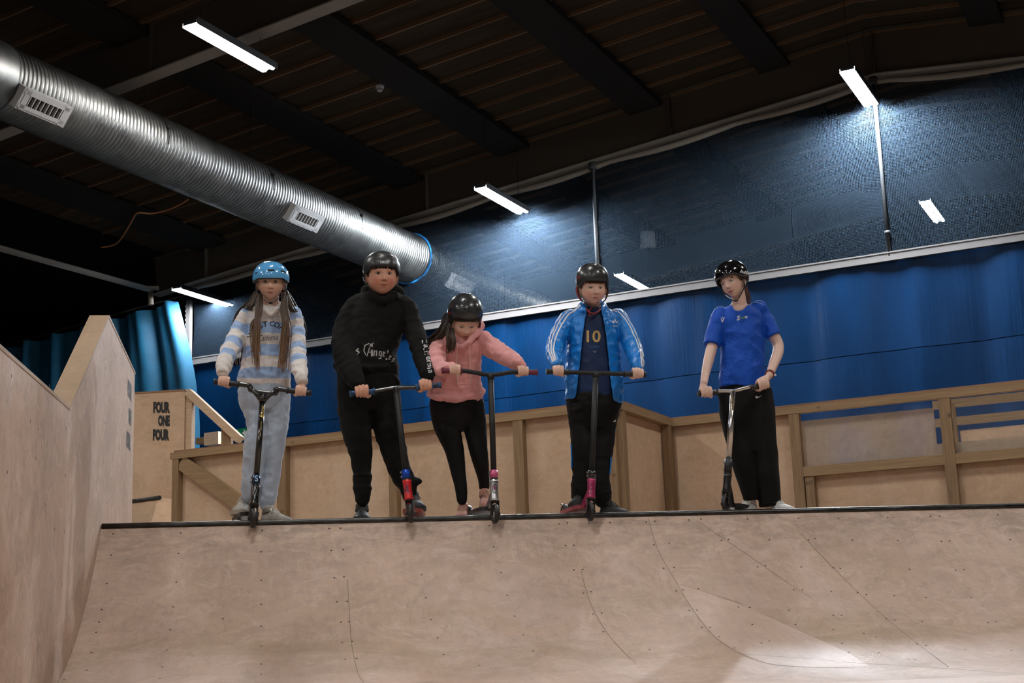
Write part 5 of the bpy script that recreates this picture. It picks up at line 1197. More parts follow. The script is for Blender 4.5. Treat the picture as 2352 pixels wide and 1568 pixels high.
# ------------------------------------------------------------------ 3: girl in pink
def rider3():
    root = person('girl in a pink hoodie and black leggings leaning over her handlebar', 1060); org = root.location.copy()
    sk = skinmat('skin_fair', (.72, .46, .35), (.55, .19, .17)); brow = mat('brow_dark', (.05, .03, .022), .8)
    h = dict(px=1067, py=737, Y=8.08, s=.98, w=.080, cz=.055, rz=.016, pitch=39, yaw=4, roll=0, chub=.45, hx=.108, hy=.125, hz=.112, browmat=brow, lid=-.0008, blush=.35, gaze=(0, -1, -.5))
    Yb = 8.26; bl, br = Vector(W(1016, 851, 7.93)), Vector(W(1233, 855, 7.93))
    torso = [(1046, 922, 60, .115, 8.33), (1047, 903, 66, .128, 8.33), (1049, 885, 61, .12, 8.31), (1052, 850, 55, .115, 8.27), (1054, 815, 54, .115, 8.22), (1058, 790, 54, .11, 8.18), (1062, 772, 48, .09, 8.15), (1066, 762, 30, .06, 8.13)]
    aL = [(1016, 790, 8.17, 24), (1004, 812, 8.13, 23), (1004, 838, 8.08, 22), (1014, 848, 8.03, 19), (1027, 847, 7.98, 16), (1036, 845, 7.97, 14)]
    aR = [(1107, 783, 8.17, 26), (1128, 797, 8.14, 25), (1152, 812, 8.08, 23), (1176, 826, 8.02, 20), (1190, 833, 7.98, 17), (1197, 838, 7.97, 14)]
    lL = [(1018, 925, 8.35, 35), (1026, 975, 8.34, 33), (1040, 1020, 8.30, 25), (1046, 1045, 8.29, 22), (1053, 1085, 8.30, 18), (1059, 1120, 8.30, 15), (1061, 1147, 8.30, 13)]
    lR = [(1081, 925, 8.35, 33), (1090, 975, 8.34, 29), (1097, 1020, 8.30, 24), (1102, 1050, 8.30, 21), (1108, 1080, 8.33, 17), (1111, 1100, 8.35, 14), (1112, 1118, 8.36, 13)]
    hL = dict(bar=onbar(bl, br, 1045), along=br-bl, wrist=Wv((1036, 844, 7.98)), thumb=1, s=.88); hR = dict(bar=onbar(bl, br, 1201), along=br-bl, wrist=Wv((1198, 837, 7.98)), thumb=-1, s=.88)
    o, hm = body(root, org, h, torso, Yb, (aL, aR), (lL, lR), (hL, hR), sk)
    face_parts(root, org, hm, h, (.05, .03, .02))
    shell = mat('satin_black_shell', (.022, .023, .025), .27, 0, coat=.35); redp = mat('dark_red_pad', (.16, .012, .012), .7)
    he, S = helmet(root, org, hm, h, shell, 'round', M['blk_plastic'], redp)
    mb = MB(); lettering(mb, 'XR', 1031, 719, 7.98, 7, bvh_of(he), .02, w_px=10); mb.build('red_mark', mat('red_print', (.25, .02, .015), .5), he, org=org, fix=False)
    pink = cloth('pink_fleece', (.80, .38, .37), .92, .2, .07, 13, .6, .02)
    mb = MB(); sections(mb, torso, Yb)
    ball_tube(mb, [Wv((1030, 785, 8.12)), Wv((1042, 790, 8.06)), Wv((1062, 797, 8.04)), Wv((1078, 784, 8.04)), Wv((1094, 762, 8.10)), Wv((1102, 745, 8.18))], [.02, .017, .012, .017, .026, .03])
    ball_tube(mb, [Wv((1035, 765, 8.20)), Wv((1065, 755, 8.29)), Wv((1100, 752, 8.20))], [.035, .05, .035])
    ball_tube(mb, [Wv((985, 905, 8.33)), Wv((1002, 912, 8.24)), Wv((1046, 917, 8.205)), Wv((1090, 908, 8.23)), Wv((1108, 898, 8.33))], [.02]*5)
    limb(mb, aL); limb(mb, aR)
    me, co = voxel(mb, .006, 4, folds(.0085, (14, 14, 22), seed=33.)); hood = place(me, 'hoodie', pink, root, org); bv = bvh_of(hood)
    mb = MB()
    for P in ([(1050, 795), (1049, 815), (1049.5, 840), (1051, 870), (1052, 884)], [(1078, 783), (1078, 810), (1079, 840), (1080, 862), (1081, 880)]):
        q = []
        for x, y in P:
            hit = bv.ray_cast(Vector(CAM), Vector(ray(x, y)).normalized())[0]; q.append((hit if hit is not None else Wv((x, y, 8.1)))-Vector(ray(x, y)).normalized()*.006)
        mb.tube(crom(q, 4), .0032, 6)
    mb.build('drawstrings', cloth('pale_pink_cord', (.85, .62, .60), .8), hood, org=org)
    sw = [(-.5, .05), (-.40, -.12), (-.25, -.17), (-.05, -.10), (.5, .28), (.0, .02), (-.22, -.05), (-.38, -.03)]
    v, f = shape2d([(a*.028, b*.028) for a, b in sw]); mb = MB(); shape(mb, v, f, 1061, 820, 8.1, bv, 15); mb.build('pale_tick', mat('pale_pink_print', (.75, .5, .48), .7), hood, org=org, fix=False)
    mb = MB(); ol = [(1008, 893), (1020, 884), (1093, 880), (1100, 897), (1097, 905), (1005, 908)]; q = []
    for x, y in ol:
        hit = bv.ray_cast(Vector(CAM), Vector(ray(x, y)).normalized())[0]; q.append(hit if hit is not None else Wv((x, y, 8.2)))
    for a, b in ((0, 1), (1, 2), (2, 3)):
        pp = []
        for t_ in np.linspace(0, 1, 12):
            d_ = Vector(ray(ol[a][0]+(ol[b][0]-ol[a][0])*t_, ol[a][1]+(ol[b][1]-ol[a][1])*t_)).normalized(); ht = bv.ray_cast(Vector(CAM), d_)[0]
            if ht is not None: pp.append(ht-d_*.001)
        if len(pp) > 2: mb.tube(pp, .0028, 6)
    mb.build('pocket_edge', pink, hood, org=org)
    leg = cloth('black_legging', (.004, .004, .004), .8, .0, .1, 8, .15)
    mb = MB(); sections(mb, [(1046, 905, 58, .11), (1047, 930, 62, .12), (1050, 965, 58, .11), (1056, 990, 48, .08)], 8.34); limb(mb, lL); limb(mb, lR)
    me, co = voxel(mb, .006, 4, folds(.002, (10, 10, 20), seed=43.)); place(me, 'leggings', leg, root, org)
    pk = cloth('peach_leather', (.50, .235, .18), .6, 0, .1, 20, .15); ps = mat('peach_sole', (.48, .27, .22), .6); pl = mat('peach_laces', (.60, .36, .28), .8)
    p = Vector(W(1066, 1172, 8.38)); p.z = DKZ; shoe(root, org, p, Vector((-.22, -1, 0)), .235, .09, .10, (pk, ps, pl))
    p = Vector(W(1111, 1158, 8.37)); p.z = DKZ+.066; shoe(root, org, p, Vector((-.03, -1, 0)), .23, .088, .115, (pk, ps, pl))
    w3 = lambda l_: [Vector(W(*q)) for q in l_]; mb = MB()
    locks(mb, [w3([(1030, 728, 8.10), (1018, 748, 8.12), (1000, 770, 8.16), (985, 788, 8.24), (978, 812, 8.3)]), w3([(1030, 735, 8.08), (1020, 760, 8.08), (1006, 778, 8.12), (990, 790, 8.22)])], 22, .011, .004, seed=12)
    locks(mb, [w3([(1034, 742, 8.05), (1030, 765, 8.03), (1032, 790, 8.03), (1030, 815, 8.06)]), w3([(1038, 755, 8.04), (1044, 780, 8.02), (1040, 800, 8.03), (1030, 812, 8.05)])], 16, .008, .0036, seed=14)
    locks(mb, [w3([(1022, 720, 8.14), (1018, 740, 8.14), (1020, 765, 8.12)])], 14, .010, .004, seed=15)
    for k in range(18):
        a = -1+2*k/17; x = .066*math.sin(a*1.2)/math.sin(1.2); yy = -.084+.030*a*a; mb.tube([hm @ Vector((x, yy+.016, .06)), hm @ Vector((x*1.02, yy-.002, .040)), hm @ Vector((x*1.06, yy+.004, .026+.0*abs(a)))], [.006, .0055, .002], 6)
    mb.build('dark_hair', hairmat('dark_brown_hair', (.007, .0045, .0035), (.018, .011, .007), (.06, .032, .017), Wv((600, 830, 8.1)).z-DKZ, Wv((600, 700, 8.1)).z-DKZ), root, org=org)
    wh = W(1137, 1180, 7.845); top = W(1127, 860, 7.94)
    t, so, ax, h0, h1, c1, sd = scooter('scooter with maroon grips, pink clamp and silver head tube under the girl in pink', wh, top, bl, br, px_dir((1137, 7.85), (1088, 8.33)),
        dict(stem=M['blk_matt'], head=M['silver'], deck=mat('grey_black_deck', (.05, .045, .045), .4, .3), grip=mat('maroon_grip', (.16, .022, .048), .6), clamp=mat('pink_anodised', (.55, .10, .22), .35, .2), hl=.12, cl=.045, bar=M['blk_matt'], core=M['silver']), kind='T', ends=.085)
    hd = [c for c in t.children if c.name.startswith('head_tube')][0]; bv = bvh_of(hd)
    v, f = shape2d([(.45*math.cos(a)*.030*(1 if abs(math.cos(a)) < .8 else .95), .5*math.sin(a)*.052) for a in np.linspace(0, 2*PI, 17)[:-1]])
    mb = MB(); shape(mb, v, f, 1136, 1122, 7.86, bv); lettering(mb, 'OXELO', 1136, 1106, 7.86, 3.4, bv, .02, w_px=12); mb.build('black_emblem', M['ink'], hd, org=so, fix=False)
    mb = MB(); v, f = shape2d([(-.006, -.010), (.006, -.010), (.007, .009), (-.007, .009)]); shape(mb, v, f, 1136, 1120, 7.86, bv, off=.0026); mb.build('pink_emblem', mat('magenta_print', (.22, .03, .12), .5), hd, org=so, fix=False)
# ------------------------------------------------------------------ 4: boy, blue jacket
def rider4():
    root = person('boy in an open bright blue striped track jacket and black helmet with dark red straps', 1362); org = root.location.copy()
    sk = skinmat('skin_pink', (.74, .49, .39), (.55, .20, .17)); brow = mat('brow_ginger', (.25, .13, .07), .8)
    h = dict(px=1361, py=660, Y=8.20, s=.98, w=.080, cz=.047, rz=.0, pitch=14, yaw=2, chub=.7, hx=.105, hy=.120, hz=.108, browmat=brow, lid=.0005, blush=.5, gaze=(0, -1, -.4))
    Yb = 8.30; bl, br = Vector(W(1256, 853, 7.98)), Vector(W(1482, 860, 7.98))
    jt = [(1364, 925, 70, .14), (1365, 900, 72, .145), (1364, 860, 70, .145), (1363, 820, 66, .14), (1362, 780, 63, .135), (1362, 745, 62, .125), (1361, 722, 57, .105), (1361, 708, 38, .075), (1361, 700, 26, .06)]
    aL = [(1308, 731, 8.30, 24), (1291, 758, 8.28, 23), (1277, 790, 8.22, 22), (1273, 812, 8.14, 20), (1277, 830, 8.06, 17), (1279, 837, 8.04, 15)]
    aR = [(1416, 729, 8.30, 24), (1434, 756, 8.28, 23), (1450, 790, 8.22, 22), (1460, 818, 8.13, 20), (1465, 838, 8.05, 17), (1466, 846, 8.04, 15)]
    lL = [(1333, 925, 8.32, 36), (1337, 975, 8.31, 31), (1339, 1025, 8.27, 29), (1337, 1065, 8.27, 26), (1335, 1100, 8.27, 22), (1333, 1122, 8.28, 24), (1332, 1145, 8.29, 20)]
    lR = [(1394, 925, 8.32, 35), (1388, 975, 8.31, 31), (1384, 1020, 8.28, 28), (1381, 1060, 8.28, 24), (1379, 1095, 8.28, 23), (1381, 1125, 8.29, 24), (1385, 1148, 8.30, 21)]
    hL = dict(bar=onbar(bl, br, 1281), along=br-bl, wrist=Wv((1279, 838, 8.04)), thumb=1, s=.90); hR = dict(bar=onbar(bl, br, 1464), along=br-bl, wrist=Wv((1466, 848, 8.04)), thumb=-1, s=.92)
    o, hm = body(root, org, h, jt, Yb, (aL, aR), (lL, lR), (hL, hR), sk, tsc=.84)
    face_parts(root, org, hm, h, (.07, .07, .06))
    shell = mat('satin_grey_black_shell', (.028, .029, .030), .30, 0, coat=.3); redp = mat('dark_red_strap_pad', (.20, .014, .012), .7)
    he, S = helmet(root, org, hm, h, shell, 'round', M['blk_plastic'], redp)
    mb = MB(); lettering(mb, 'CR', 1329, 637, 8.1, 8, bvh_of(he), .02, w_px=10); mb.build('red_mark', mat('red_print_b', (.28, .02, .015), .5), he, org=org, fix=False)
    mb = MB(); mb.tube(crom([hm @ Vector((-.015, -.046, -.128)), hm @ Vector((-.035, -.055, -.150)), hm @ Vector((-.038, -.075, -.175)), hm @ Vector((-.028, -.085, -.185))], 4), .004, 6); mb.build('strap_end', redp, he, org=org)
    # jersey
    mb = MB(); sections(mb, [(s[0], s[1], s[2]*.90, s[3]*.88) for s in [(1364, 936, 70, .145)]+jt[:-1]], Yb); me, co = voxel(mb, .006, 3, folds(.003, (12, 12, 14), seed=51.))
    jer = place(me, 'jersey', cloth('navy_jersey', (.003, .018, .07), .6, .05, .2, 8, .2), root, org); bv = bvh_of(jer)
    v1 = MB(); lettering(v1, '10', 1363.5, 772, 8.15, 29, bv, .02, 0, 0, w_px=34); v1.build('gold_number', mat('gold_number', (.50, .33, .12), .7), jer, org=org, fix=False)
    v1 = MB(); lettering(v1, 'CURRY', 1365, 796, 8.15, 6, bv, .0, w_px=26); v1.build('blue_lettering', mat('mid_blue_print', (.02, .12, .34), .7), jer, org=org, fix=False)
    v1 = MB(); sw = shape2d([(-.012, .004), (0, -.008), (.012, .004), (.006, .004), (0, -.002), (-.006, .004)]); shape(v1, sw[0], sw[1], 1366, 807, 8.15, bv); v1.build('small_logo', mat('pale_print', (.2, .28, .4), .7), jer, org=org, fix=False)
    v1 = MB(); v1.tube([Wv((1346, 708, 8.2)), Wv((1352, 716, 8.17)), Wv((1363, 721, 8.155)), Wv((1374, 716, 8.17)), Wv((1381, 708, 8.2))], .006, 8); v1.build('red_collar', redp, jer, org=org)
    # jacket: open at the front
    mb = MB(); sections(mb, jt[:-1], Yb); limb(mb, aL); limb(mb, aR)
    ball_tube(mb, [Wv((1342, 712, 8.20)), Wv((1336, 703, 8.27)), Wv((1345, 697, 8.36)), Wv((1362, 696, 8.39)), Wv((1379, 697, 8.36)), Wv((1387, 703, 8.27)), Wv((1383, 713, 8.20))], [.020, .022, .022, .022, .022, .022, .020])
    me, co = voxel(mb, .006, 4, folds(.0085, (13, 13, 18), seed=61.))
    fattr(me, 'dummy', np.zeros(len(co)))
    bm = bmesh.new(); bm.from_mesh(me); kill = []
    ys = [690, 712, 728, 780, 837, 861, 890, 917, 940]; le = [1349, 1349, 1344, 1337, 1331, 1328, 1325, 1320, 1318]; re_ = [1378, 1381, 1386, 1394, 1400, 1402, 1406, 1409, 1411]
    for f_ in bm.faces:
        c = f_.calc_center_median(); px, py = PJ(c)
        if c.y < Yb-.01 and np.interp(py, ys, le) < px < np.interp(py, ys, re_) and py > 694: kill.append(f_)
        elif f_.normal.z < -.6 and py > 905 and 1296 < px < 1436: kill.append(f_)
    bmesh.ops.delete(bm, geom=kill, context='FACES'); relax_edge(bm, 14)
    bm.to_mesh(me); bm.free()
    satin = mat('blue_satin', (.006, .19, .62), .33, 0, coat=.0, build=lambda nt, b: (lambda n: (n.link(n.bump(n.noise(n.mapping(n.new('ShaderNodeTexCoord').outputs['Object'], (1, 1, .55)), 16, 4, .55, .8), .55, .02), b.inputs['Normal'])))(N(nt)))
    jk = place(me, 'track_jacket', satin, root, org); so_ = jk.modifiers.new('thick', 'SOLIDIFY'); so_.thickness = .004; so_.offset = -1; bv = bvh_of(jk)
    # three white stripes down each sleeve
    mb = MB()
    for arm, sgn in ((aL, -1), (aR, 1)):
        pts = [Wv(q) for q in crom([q[:3] for q in arm], 8)]; neck = Wv((1361+sgn*22, 706, 8.27)); sh = [neck+(pts[0]-neck)*t for t in np.linspace(0, .9, 8)]
        cen = sh+pts[2:]
        for off in (-1, 0, 1):
            prev = None
            for i in range(len(cen)-1):
                d = (cen[i+1]-cen[max(0, i-1)]).normalized(); out = Vector((sgn*1.0, 0, .55)) if i >= len(sh) else Vector((sgn*.25, 0, 1)); out = (out-d*out.dot(d)).normalized()
                fw = Vector((0, -1, 0)); fw = (fw-d*fw.dot(d)).normalized(); ang = .80+off*.40; dr = (out*math.cos(ang)+fw*math.sin(ang)).normalized(); sdv = d.cross(dr).normalized()*.0042
                row = []
                for s_ in (-1, 1):
                    o_ = cen[i]+sdv*s_; hit = bv.ray_cast(o_+dr*.25, -dr, .28)[0]; row.append(None if hit is None else hit+dr*.0016)
                if None in row: prev = None; continue
                if prev and (prev[0]-row[0]).length < .05: mb.add([prev[0], prev[1], row[1], row[0]], [(0, 1, 2, 3)])
                prev = row
    mb.build('sleeve_stripes', M['white'], jk, org=org, fix=False)
    mb = MB()
    for x, y, s_, r in ((1413, 735, 1., 0), (1408.5, 739, .85, 42), (1417.5, 739, .85, -42)):
        v, f = shape2d([(math.cos(a)*.0052*s_, math.sin(a)*.010*s_) for a in np.linspace(0, 2*PI, 13)[:-1]]); shape(mb, v, f, x, y, 8.2, bv, r)
    v, f = shape2d([(-.014, -.0012), (.014, -.0012), (.014, .0012), (-.014, .0012)]); shape(mb, v, f, 1413, 743, 8.2, bv, off=.002)
    lettering(mb, 'adidas', 1413, 748, 8.2, 4.0, bv, .01, w_px=12); mb.build('white_logo', M['white'], jk, org=org, fix=False)
    # trousers
    mb = MB(); sections(mb, [(1363, 908, 66, .13), (1363, 930, 65, .13), (1362, 960, 60, .115), (1361, 985, 52, .09)], Yb); limb(mb, lL); limb(mb, lR)
    for p, r in (((1334, 1108, 8.27), .060), ((1333, 1130, 8.28), .058), ((1380, 1105, 8.28), .060), ((1383, 1132, 8.29), .062), ((1337, 1045, 8.27), .066)): mb.sphere(Wv(p), (r, r, .024), 12)
    me, co = voxel(mb, .007, 3, folds(.006, (9, 9, 17), seed=71.)); tr = place(me, 'trousers', cloth('black_joggers', (.0045, .0045, .0048), .9, .0, .15, 7, .3), root, org); bv = bvh_of(tr)
    mb = MB()
    for k, hgt in enumerate((.4, .7, 1.)): v, f = shape2d([(-.009+k*.006, -.007), (-.004+k*.006, -.007), (-.004+k*.006+.001, -.007+.015*hgt), (-.007+k*.006+.001, -.007+.013*hgt)]); shape(mb, v, f, 1411, 966, 8.2, bv)
    mb.build('white_logo', M['white'], tr, org=org, fix=False)
    for pts in ([(1313, 1020), (1312, 1045), (1314, 1075)], [(1402, 1050), (1401, 1070), (1399, 1088)]):
        mb = MB(); sgn = 1 if pts[0][0] < 1360 else -1; q = []
        for x, y in pts:
            for k in range(30):
                dv = Vector(ray(x+sgn*k, y)).normalized(); ht = bv.ray_cast(Vector(CAM), dv)
                if ht[0] is not None: q.append(ht[0]+Vector((-sgn*.003, -.001, 0))); break
        if len(q) == 3: mb.tube(crom(q, 5), (.004) if False else [(.005, .012)]*11, 8, hint=(1, 0, 0)); mb.build('blue_side_stripe', satin, tr, org=org)
    bk, bs, gl = mat('black_suede', (.014, .014, .015), .8), mat('black_sole', (.02, .02, .02), .6), mat('black_laces', (.03, .03, .03), .8)
    p = Vector(W(1333, 1172, 8.36)); p.z = DKZ+.066; shoe(root, org, p, Vector((-.32, -1, 0)), .24, .10, .10, (bk, bs, gl))
    p = Vector(W(1382, 1172, 8.34)); p.z = DKZ; shoe(root, org, p, Vector((.42, -.9, 0)), .25, .10, .10, (bk, bs, gl))
    mb = MB(); rnd = random.Random(9)
    for k in range(22):
        a = -1+2*k/21; x = .060*a; y = -.088+.02*a*a
        mb.tube(crom([hm @ Vector((x, y+.014, .050)), hm @ Vector((x+.002, y, .032)), hm @ Vector((x+rnd.gauss(.003, .004), y-.002, .018+rnd.uniform(-.005, .006)+.006*abs(a)))], 3), [.004, .004, .004, .0036, .003, .002, .0006], 6)
    for sg in (-1, 1):
        for k in range(7): mb.tube([hm @ Vector((sg*.078, -.028+k*.010, .03)), hm @ Vector((sg*.080, -.030+k*.010, .0)), hm @ Vector((sg*.078, -.028+k*.010, -.010))], [.005, .005, .002], 6)
    mb.build('short_hair', mat('auburn_hair', (.07, .032, .018), .5), root, org=org)
    mag = mat('magenta_paint', (.42, .022, .12), .35, .3, coat=.6)
    wh = W(1356, 1174, 7.845); top = W(1369, 856, 7.98)
    t, so, ax, h0, h1, c1, sd = scooter('scooter with black bars and magenta head tube held by the boy in the jacket', wh, top, bl, br, px_dir((1356, 7.85), (1308, 8.33)),
        dict(stem=M['blk_matt'], head=mag, deck=mat('dusty_magenta_deck', (.33, .06, .08), .5), grip=M['blk_plastic'], clamp=M['blk_gloss'], hl=.115, cl=.04, bar=M['blk_matt']), kind='T', ends=.10)
    hd = [c for c in t.children if c.name.startswith('head_tube')][0]; mb = MB(); bv = bvh_of(hd); lettering(mb, 'MX', 1358, 1120, 7.86, 13, bv, .0, 0, 90); mb.build('dark_mark', mat('dark_maroon_print', (.12, .01, .05), .5), hd, org=so, fix=False)
# ------------------------------------------------------------------ 5: teenager, blue T-shirt
def rider5():
    root = person('teenager in glossy black helmet, royal blue T-shirt and wide black trousers, rightmost rider', 1728); org = root.location.copy()
    sk = skinmat('skin_pale', (.70, .48, .39), (.40, .12, .11)); brow = mat('brow_brown_b', (.12, .07, .045), .8)
    h = dict(px=1683, py=647, Y=8.24, s=.98, w=.070, cz=.036, rz=.004, pitch=12, yaw=-46, roll=-10, chub=.0, hx=.106, hy=.122, hz=.106, browmat=brow, lid=.0005, blush=.15, gaze=(-.75, -.65, -.40), neck=.043)
    Yb = 8.28; T = Vector(W(1684, 898, 8.02)); bl, br = Vector(W(1604, 904, 8.02)), Vector(W(1766, 882, 8.02))
    torso = [(1703, 893, 56, .105), (1704, 870, 56, .11), (1705, 835, 55, .11), (1705, 795, 55, .11), (1703, 760, 57, .11), (1701, 730, 58, .105), (1699, 712, 48, .085), (1698, 702, 30, .06), (1698, 692, 18, .045)]
    uL = [(1657, 722, 8.27, 20), (1645, 750, 8.27, 20), (1639, 775, 8.26, 21), (1636, 792, 8.25, 20)]; uR = [(1742, 708, 8.27, 20), (1757, 732, 8.27, 21), (1769, 755, 8.26, 20), (1777, 772, 8.25, 20)]
    fL = [(1640, 780, 8.26, 14), (1633, 805, 8.24, 13.5), (1627, 830, 8.2, 13), (1621, 855, 8.12, 10.5), (1617, 878, 8.06, 9)]; fR = [(1774, 765, 8.26, 14), (1786, 788, 8.25, 14), (1787, 808, 8.22, 13.5), (1777, 835, 8.15, 12), (1767, 862, 8.07, 9)]
    lL = [(1676, 895, 8.3, 31), (1687, 950, 8.29, 31), (1700, 1010, 8.28, 32), (1708, 1055, 8.28, 30), (1716, 1100, 8.28, 24), (1722, 1135, 8.28, 18), (1724, 1149, 8.28, 17)]
    lR = [(1738, 895, 8.3, 36), (1744, 950, 8.29, 39), (1748, 1010, 8.28, 37), (1754, 1055, 8.28, 36), (1761, 1100, 8.28, 33), (1767, 1140, 8.28, 28), (1769, 1163, 8.28, 27)]
    mkarm = lambda u_, f_: [u_[0], u_[1]]+f_
    hL = dict(bar=onbar(bl, T, 1621), along=T-bl, wrist=Wv((1616, 880, 8.06)), thumb=1, s=.95); hR = dict(bar=onbar(T, br, 1752), along=br-T, wrist=Wv((1765, 866, 8.06)), thumb=-1, s=.95)
    mb = MB(); sections(mb, torso, Yb, .84); 
    for a in (uL, uR): limb(mb, a, .62)
    for a in (fL, fR): limb(mb, a, 1.)
    for l_ in (lL, lR): limb(mb, l_, .5)
    hm = add_head(mb, h); ball_tube(mb, [Wv((1699, 712, 8.28)), Wv((1698, 696, 8.27)), hm @ Vector((0, .022, -.075)), hm @ Vector((0, .02, -.03))], [.060, .047, .043, .043], 16)
    for q in (hL, hR): hand(mb, **q)
    me, co = voxel(mb, .0026, 1); tone(me, co, hm, h); place(me, 'body', sk, root, org); face_parts(root, org, hm, h, (.05, .05, .05))
    he, S = helmet(root, org, hm, h, mat('gloss_black_shell', (.006, .006, .007), .06, 0, coat=1.), 'gloss', M['blk_plastic'])
    mb = MB(); lettering(mb, 'bullet', 1711, 625, 8.2, 8, bvh_of(he), .02, .3, -17, w_px=24); mb.build('white_lettering', M['white'], he, org=org, fix=False)
    royal = cloth('royal_blue_polyester', (.002, .070, .46), .6, .0, .1, 6, .9, .03)
    mb = MB(); sections(mb, torso[:-1], Yb)
    for a in (uL, uR): P = crom([(*W(*q[:3]), pm(q[3])) for q in a], 4); mb.tube([p[:3] for p in P], [p[3] for p in P], 18); mb.sphere(P[0][:3], P[0][3], 14)
    me, co = voxel(mb, .006, 3, folds(.010, (8, 8, 11), seed=81.))
    bm = bmesh.new(); bm.from_mesh(me); kill = [f_ for f_ in bm.faces if PJ(f_.calc_center_median())[1] < 713 and abs(PJ(f_.calc_center_median())[0]-1698) < np.interp(PJ(f_.calc_center_median())[1], [690, 700, 713], [40, 19, 7])]
    bmesh.ops.delete(bm, geom=kill, context='FACES'); relax_edge(bm, 14); bm.to_mesh(me); bm.free()
    ts_ = place(me, 'blue_tshirt', royal, root, org); sm_ = ts_.modifiers.new('thick', 'SOLIDIFY'); sm_.thickness = .003; sm_.offset = -1; bv = bvh_of(ts_)
    mb = MB(); v, f = shape2d([(-.014, .012), (-.009, .010), (-.004, -.006), (.006, .010), (.014, .016), (-.003, -.020)]); shape(mb, v, f, 1660, 734, 8.2, bv)
    v, f = shape2d([(math.cos(a)*.0042, math.sin(a)*.0042) for a in np.linspace(0, 2*PI, 11)[:-1]]); shape(mb, v, f, 1660, 729, 8.2, bv); lettering(mb, 'S', 1696, 730, 8.2, 12, bv, .02, .2); lettering(mb, 'o', 1714, 728, 8.2, 6, bv, .02)
    mb.build('white_logos', M['white'], ts_, org=org, fix=False)
    mb = MB(); lettering(mb, 'well', 1705, 729, 8.2, 7, bv, .015, .2, w_px=12); mb.build('green_lettering', mat('green_print', (.12, .30, .08), .6), ts_, org=org, fix=False)
    mb = MB()
    for P in ([(1716, 694), (1735, 693), (1752, 699)], [(1641, 711), (1652, 703), (1664, 698)]):
        q = []
        for x, y in crom([np.array(p) for p in P], 5):
            for k in range(14):
                dv = Vector(ray(x, y+k)).normalized(); ht = bv.ray_cast(Vector(CAM), dv)
                if ht[0] is not None: q.append(ht[0]-dv*.001); break
        if len(q) > 2: mb.tube(q, .0022, 6)
    mb.build('grey_piping', mat('grey_piping', (.35, .38, .42), .6), ts_, org=org)
    mb = MB(); mb.tube(crom([Wv((1680, 698, 8.24)), Wv((1684, 708, 8.2)), Wv((1695, 714, 8.175)), Wv((1706, 708, 8.2)), Wv((1715, 692, 8.26))], 5), .0014, 6); mb.build('necklace', mat('fine_gold_chain', (.5, .38, .2), .3, 1.), root, org=org)
    wr = Wv((1767, 862, 8.07)); d = (Wv((1777, 835, 8.15))-wr).normalized(); a_ = d.cross(Vector((0, 1, 0))).normalized(); b_ = d.cross(a_)
    for k, (m_, nm) in enumerate(((M['redband'], 'red_wristband'), (M['brownband'], 'brown_wristband'))):
        mb = MB(); c = wr+d*(.012+.011*k); mb.tube([c+(a_*math.cos(t)+b_*math.sin(t))*.0265 for t in np.linspace(0, 2*PI, 25)], [(.0022, .005)]*25, 8, cap=False, hint=d.cross(Vector((0, 0, 1)))); mb.build(nm, m_, root, org=org)
    mb = MB(); mb.sphere(wr+d*.01+Vector((.030, -.010, -.004)), (.010, .006, .007), 10); mb.build('pale_bead', M['white'], root, org=org)
    mb = MB(); sections(mb, [(1704, 878, 55, .11), (1706, 900, 59, .115), (1712, 950, 64, .12), (1722, 1000, 62, .11), (1730, 1040, 54, .10)], 8.3); 
    for l_ in (lL, lR): P = crom([(*W(*q[:3]), pm(q[3])) for q in l_], 4); mb.tube([p[:3] for p in P], [(p[3], p[3]*.95) for p in P], 20, hint=(1, 0, 0))
    me, co = voxel(mb, .007, 4, folds(.007, (7, 7, 5), seed=91.)); tr = place(me, 'wide_trousers', cloth('black_wide_jersey', (.0042, .0042, .004), .95, .0, .15, 5, .3), root, org); bv = bvh_of(tr)
    sw = [(-.5, .05), (-.46, -.12), (-.35, -.20), (-.15, -.17), (.55, .22), (-.05, .00), (-.26, -.03), (-.36, .02), (-.36, .18)]
    v, f = shape2d([(a*.045, b*.045) for a, b in sw]); mb = MB(); shape(mb, v, f, 1743, 911, 8.2, bv, 4); mb.build('white_tick', M['white'], tr, org=org, fix=False)
    wl, ws, wc = cloth('white_leather', (.55, .54, .52), .6, 0, .08, 20, .15), mat('white_sole', (.6, .59, .57), .6), mat('white_lace', (.66, .65, .63), .8)
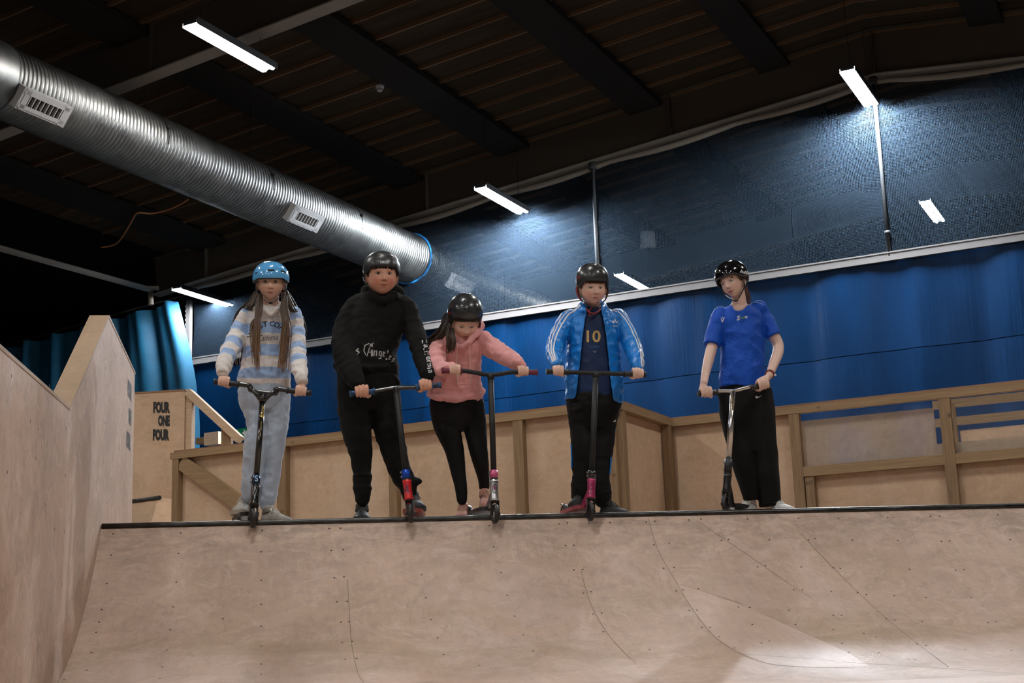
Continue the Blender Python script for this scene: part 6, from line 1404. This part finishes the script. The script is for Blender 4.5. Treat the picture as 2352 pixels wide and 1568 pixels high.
    p = Vector(W(1733, 1165, 8.34)); p.z = DKZ; shoe(root, org, p, Vector((-.70, -.72, 0)), .25, .092, .10, (wl, ws, wc))
    p = Vector(W(1764, 1165, 8.34)); p.z = DKZ; shoe(root, org, p, Vector((.30, -1, 0)), .25, .094, .10, (wl, ws, wc))
    mb = MB(); w3 = lambda l_: [Vector(W(*q)) for q in l_]; locks(mb, [w3([(1700, 640, 8.32), (1712, 662, 8.36), (1716, 682, 8.38), (1722, 705, 8.42)])], 22, .007, .0036, seed=31)
    for k in range(12): mb.tube([hm @ Vector((.070, -.045+.010*k, .028)), hm @ Vector((.0715, -.040+.010*k, .005)), hm @ Vector((.069, -.02+.009*k, -.014))], [.006, .005, .003], 6)
    for k in range(12): mb.tube([hm @ Vector((-.066, -.050+.010*k, .028)), hm @ Vector((-.069, -.040+.010*k, .008))], [.005, .003], 6)
    mb.build('tied_back_hair', mat('light_brown_hair', (.11, .055, .03), .5), root, org=org)
    wh = Vector(W(1667, 1158, 8.00)); wh.z = DKZ+.055
    t, so, ax, h0, h1, c1, sd = scooter('scooter with a chrome V-shaped handlebar and black fork held by the teenager in blue', wh, T, bl, br, Vector((.55, .83, 0)),
        dict(stem=M['chrome'], head=M['blk_metal'], deck=M['blk_metal'], grip=M['blk_plastic'], clamp=M['blk_plastic'], hl=.10, cl=.085), kind='V', ends=.09)
    st = [c for c in t.children if c.name.startswith('stem')][0]; mb = MB(); bv = bvh_of(st); lettering(mb, 'LUCKY', 1682.5, 925, 8.0, 6, bv, .02, 0, 84, w_px=34); mb.build('bronze_lettering', mat('bronze_print', (.28, .17, .07), .4, .5), st, org=so, fix=False)
M['redband'] = mat('red_band', (.30, .02, .015), .5); M['brownband'] = mat('brown_band', (.12, .04, .02), .5)
for fn in (rider1, rider2, rider3, rider4, rider5): fn()
# ------------------------------------------------------------------ ambient
w = bpy.data.worlds.new('World'); sc.world = w; w.use_nodes = True
w.node_tree.nodes['Background'].inputs[0].default_value = (.5, .55, .6, 1); w.node_tree.nodes['Background'].inputs[1].default_value = .02
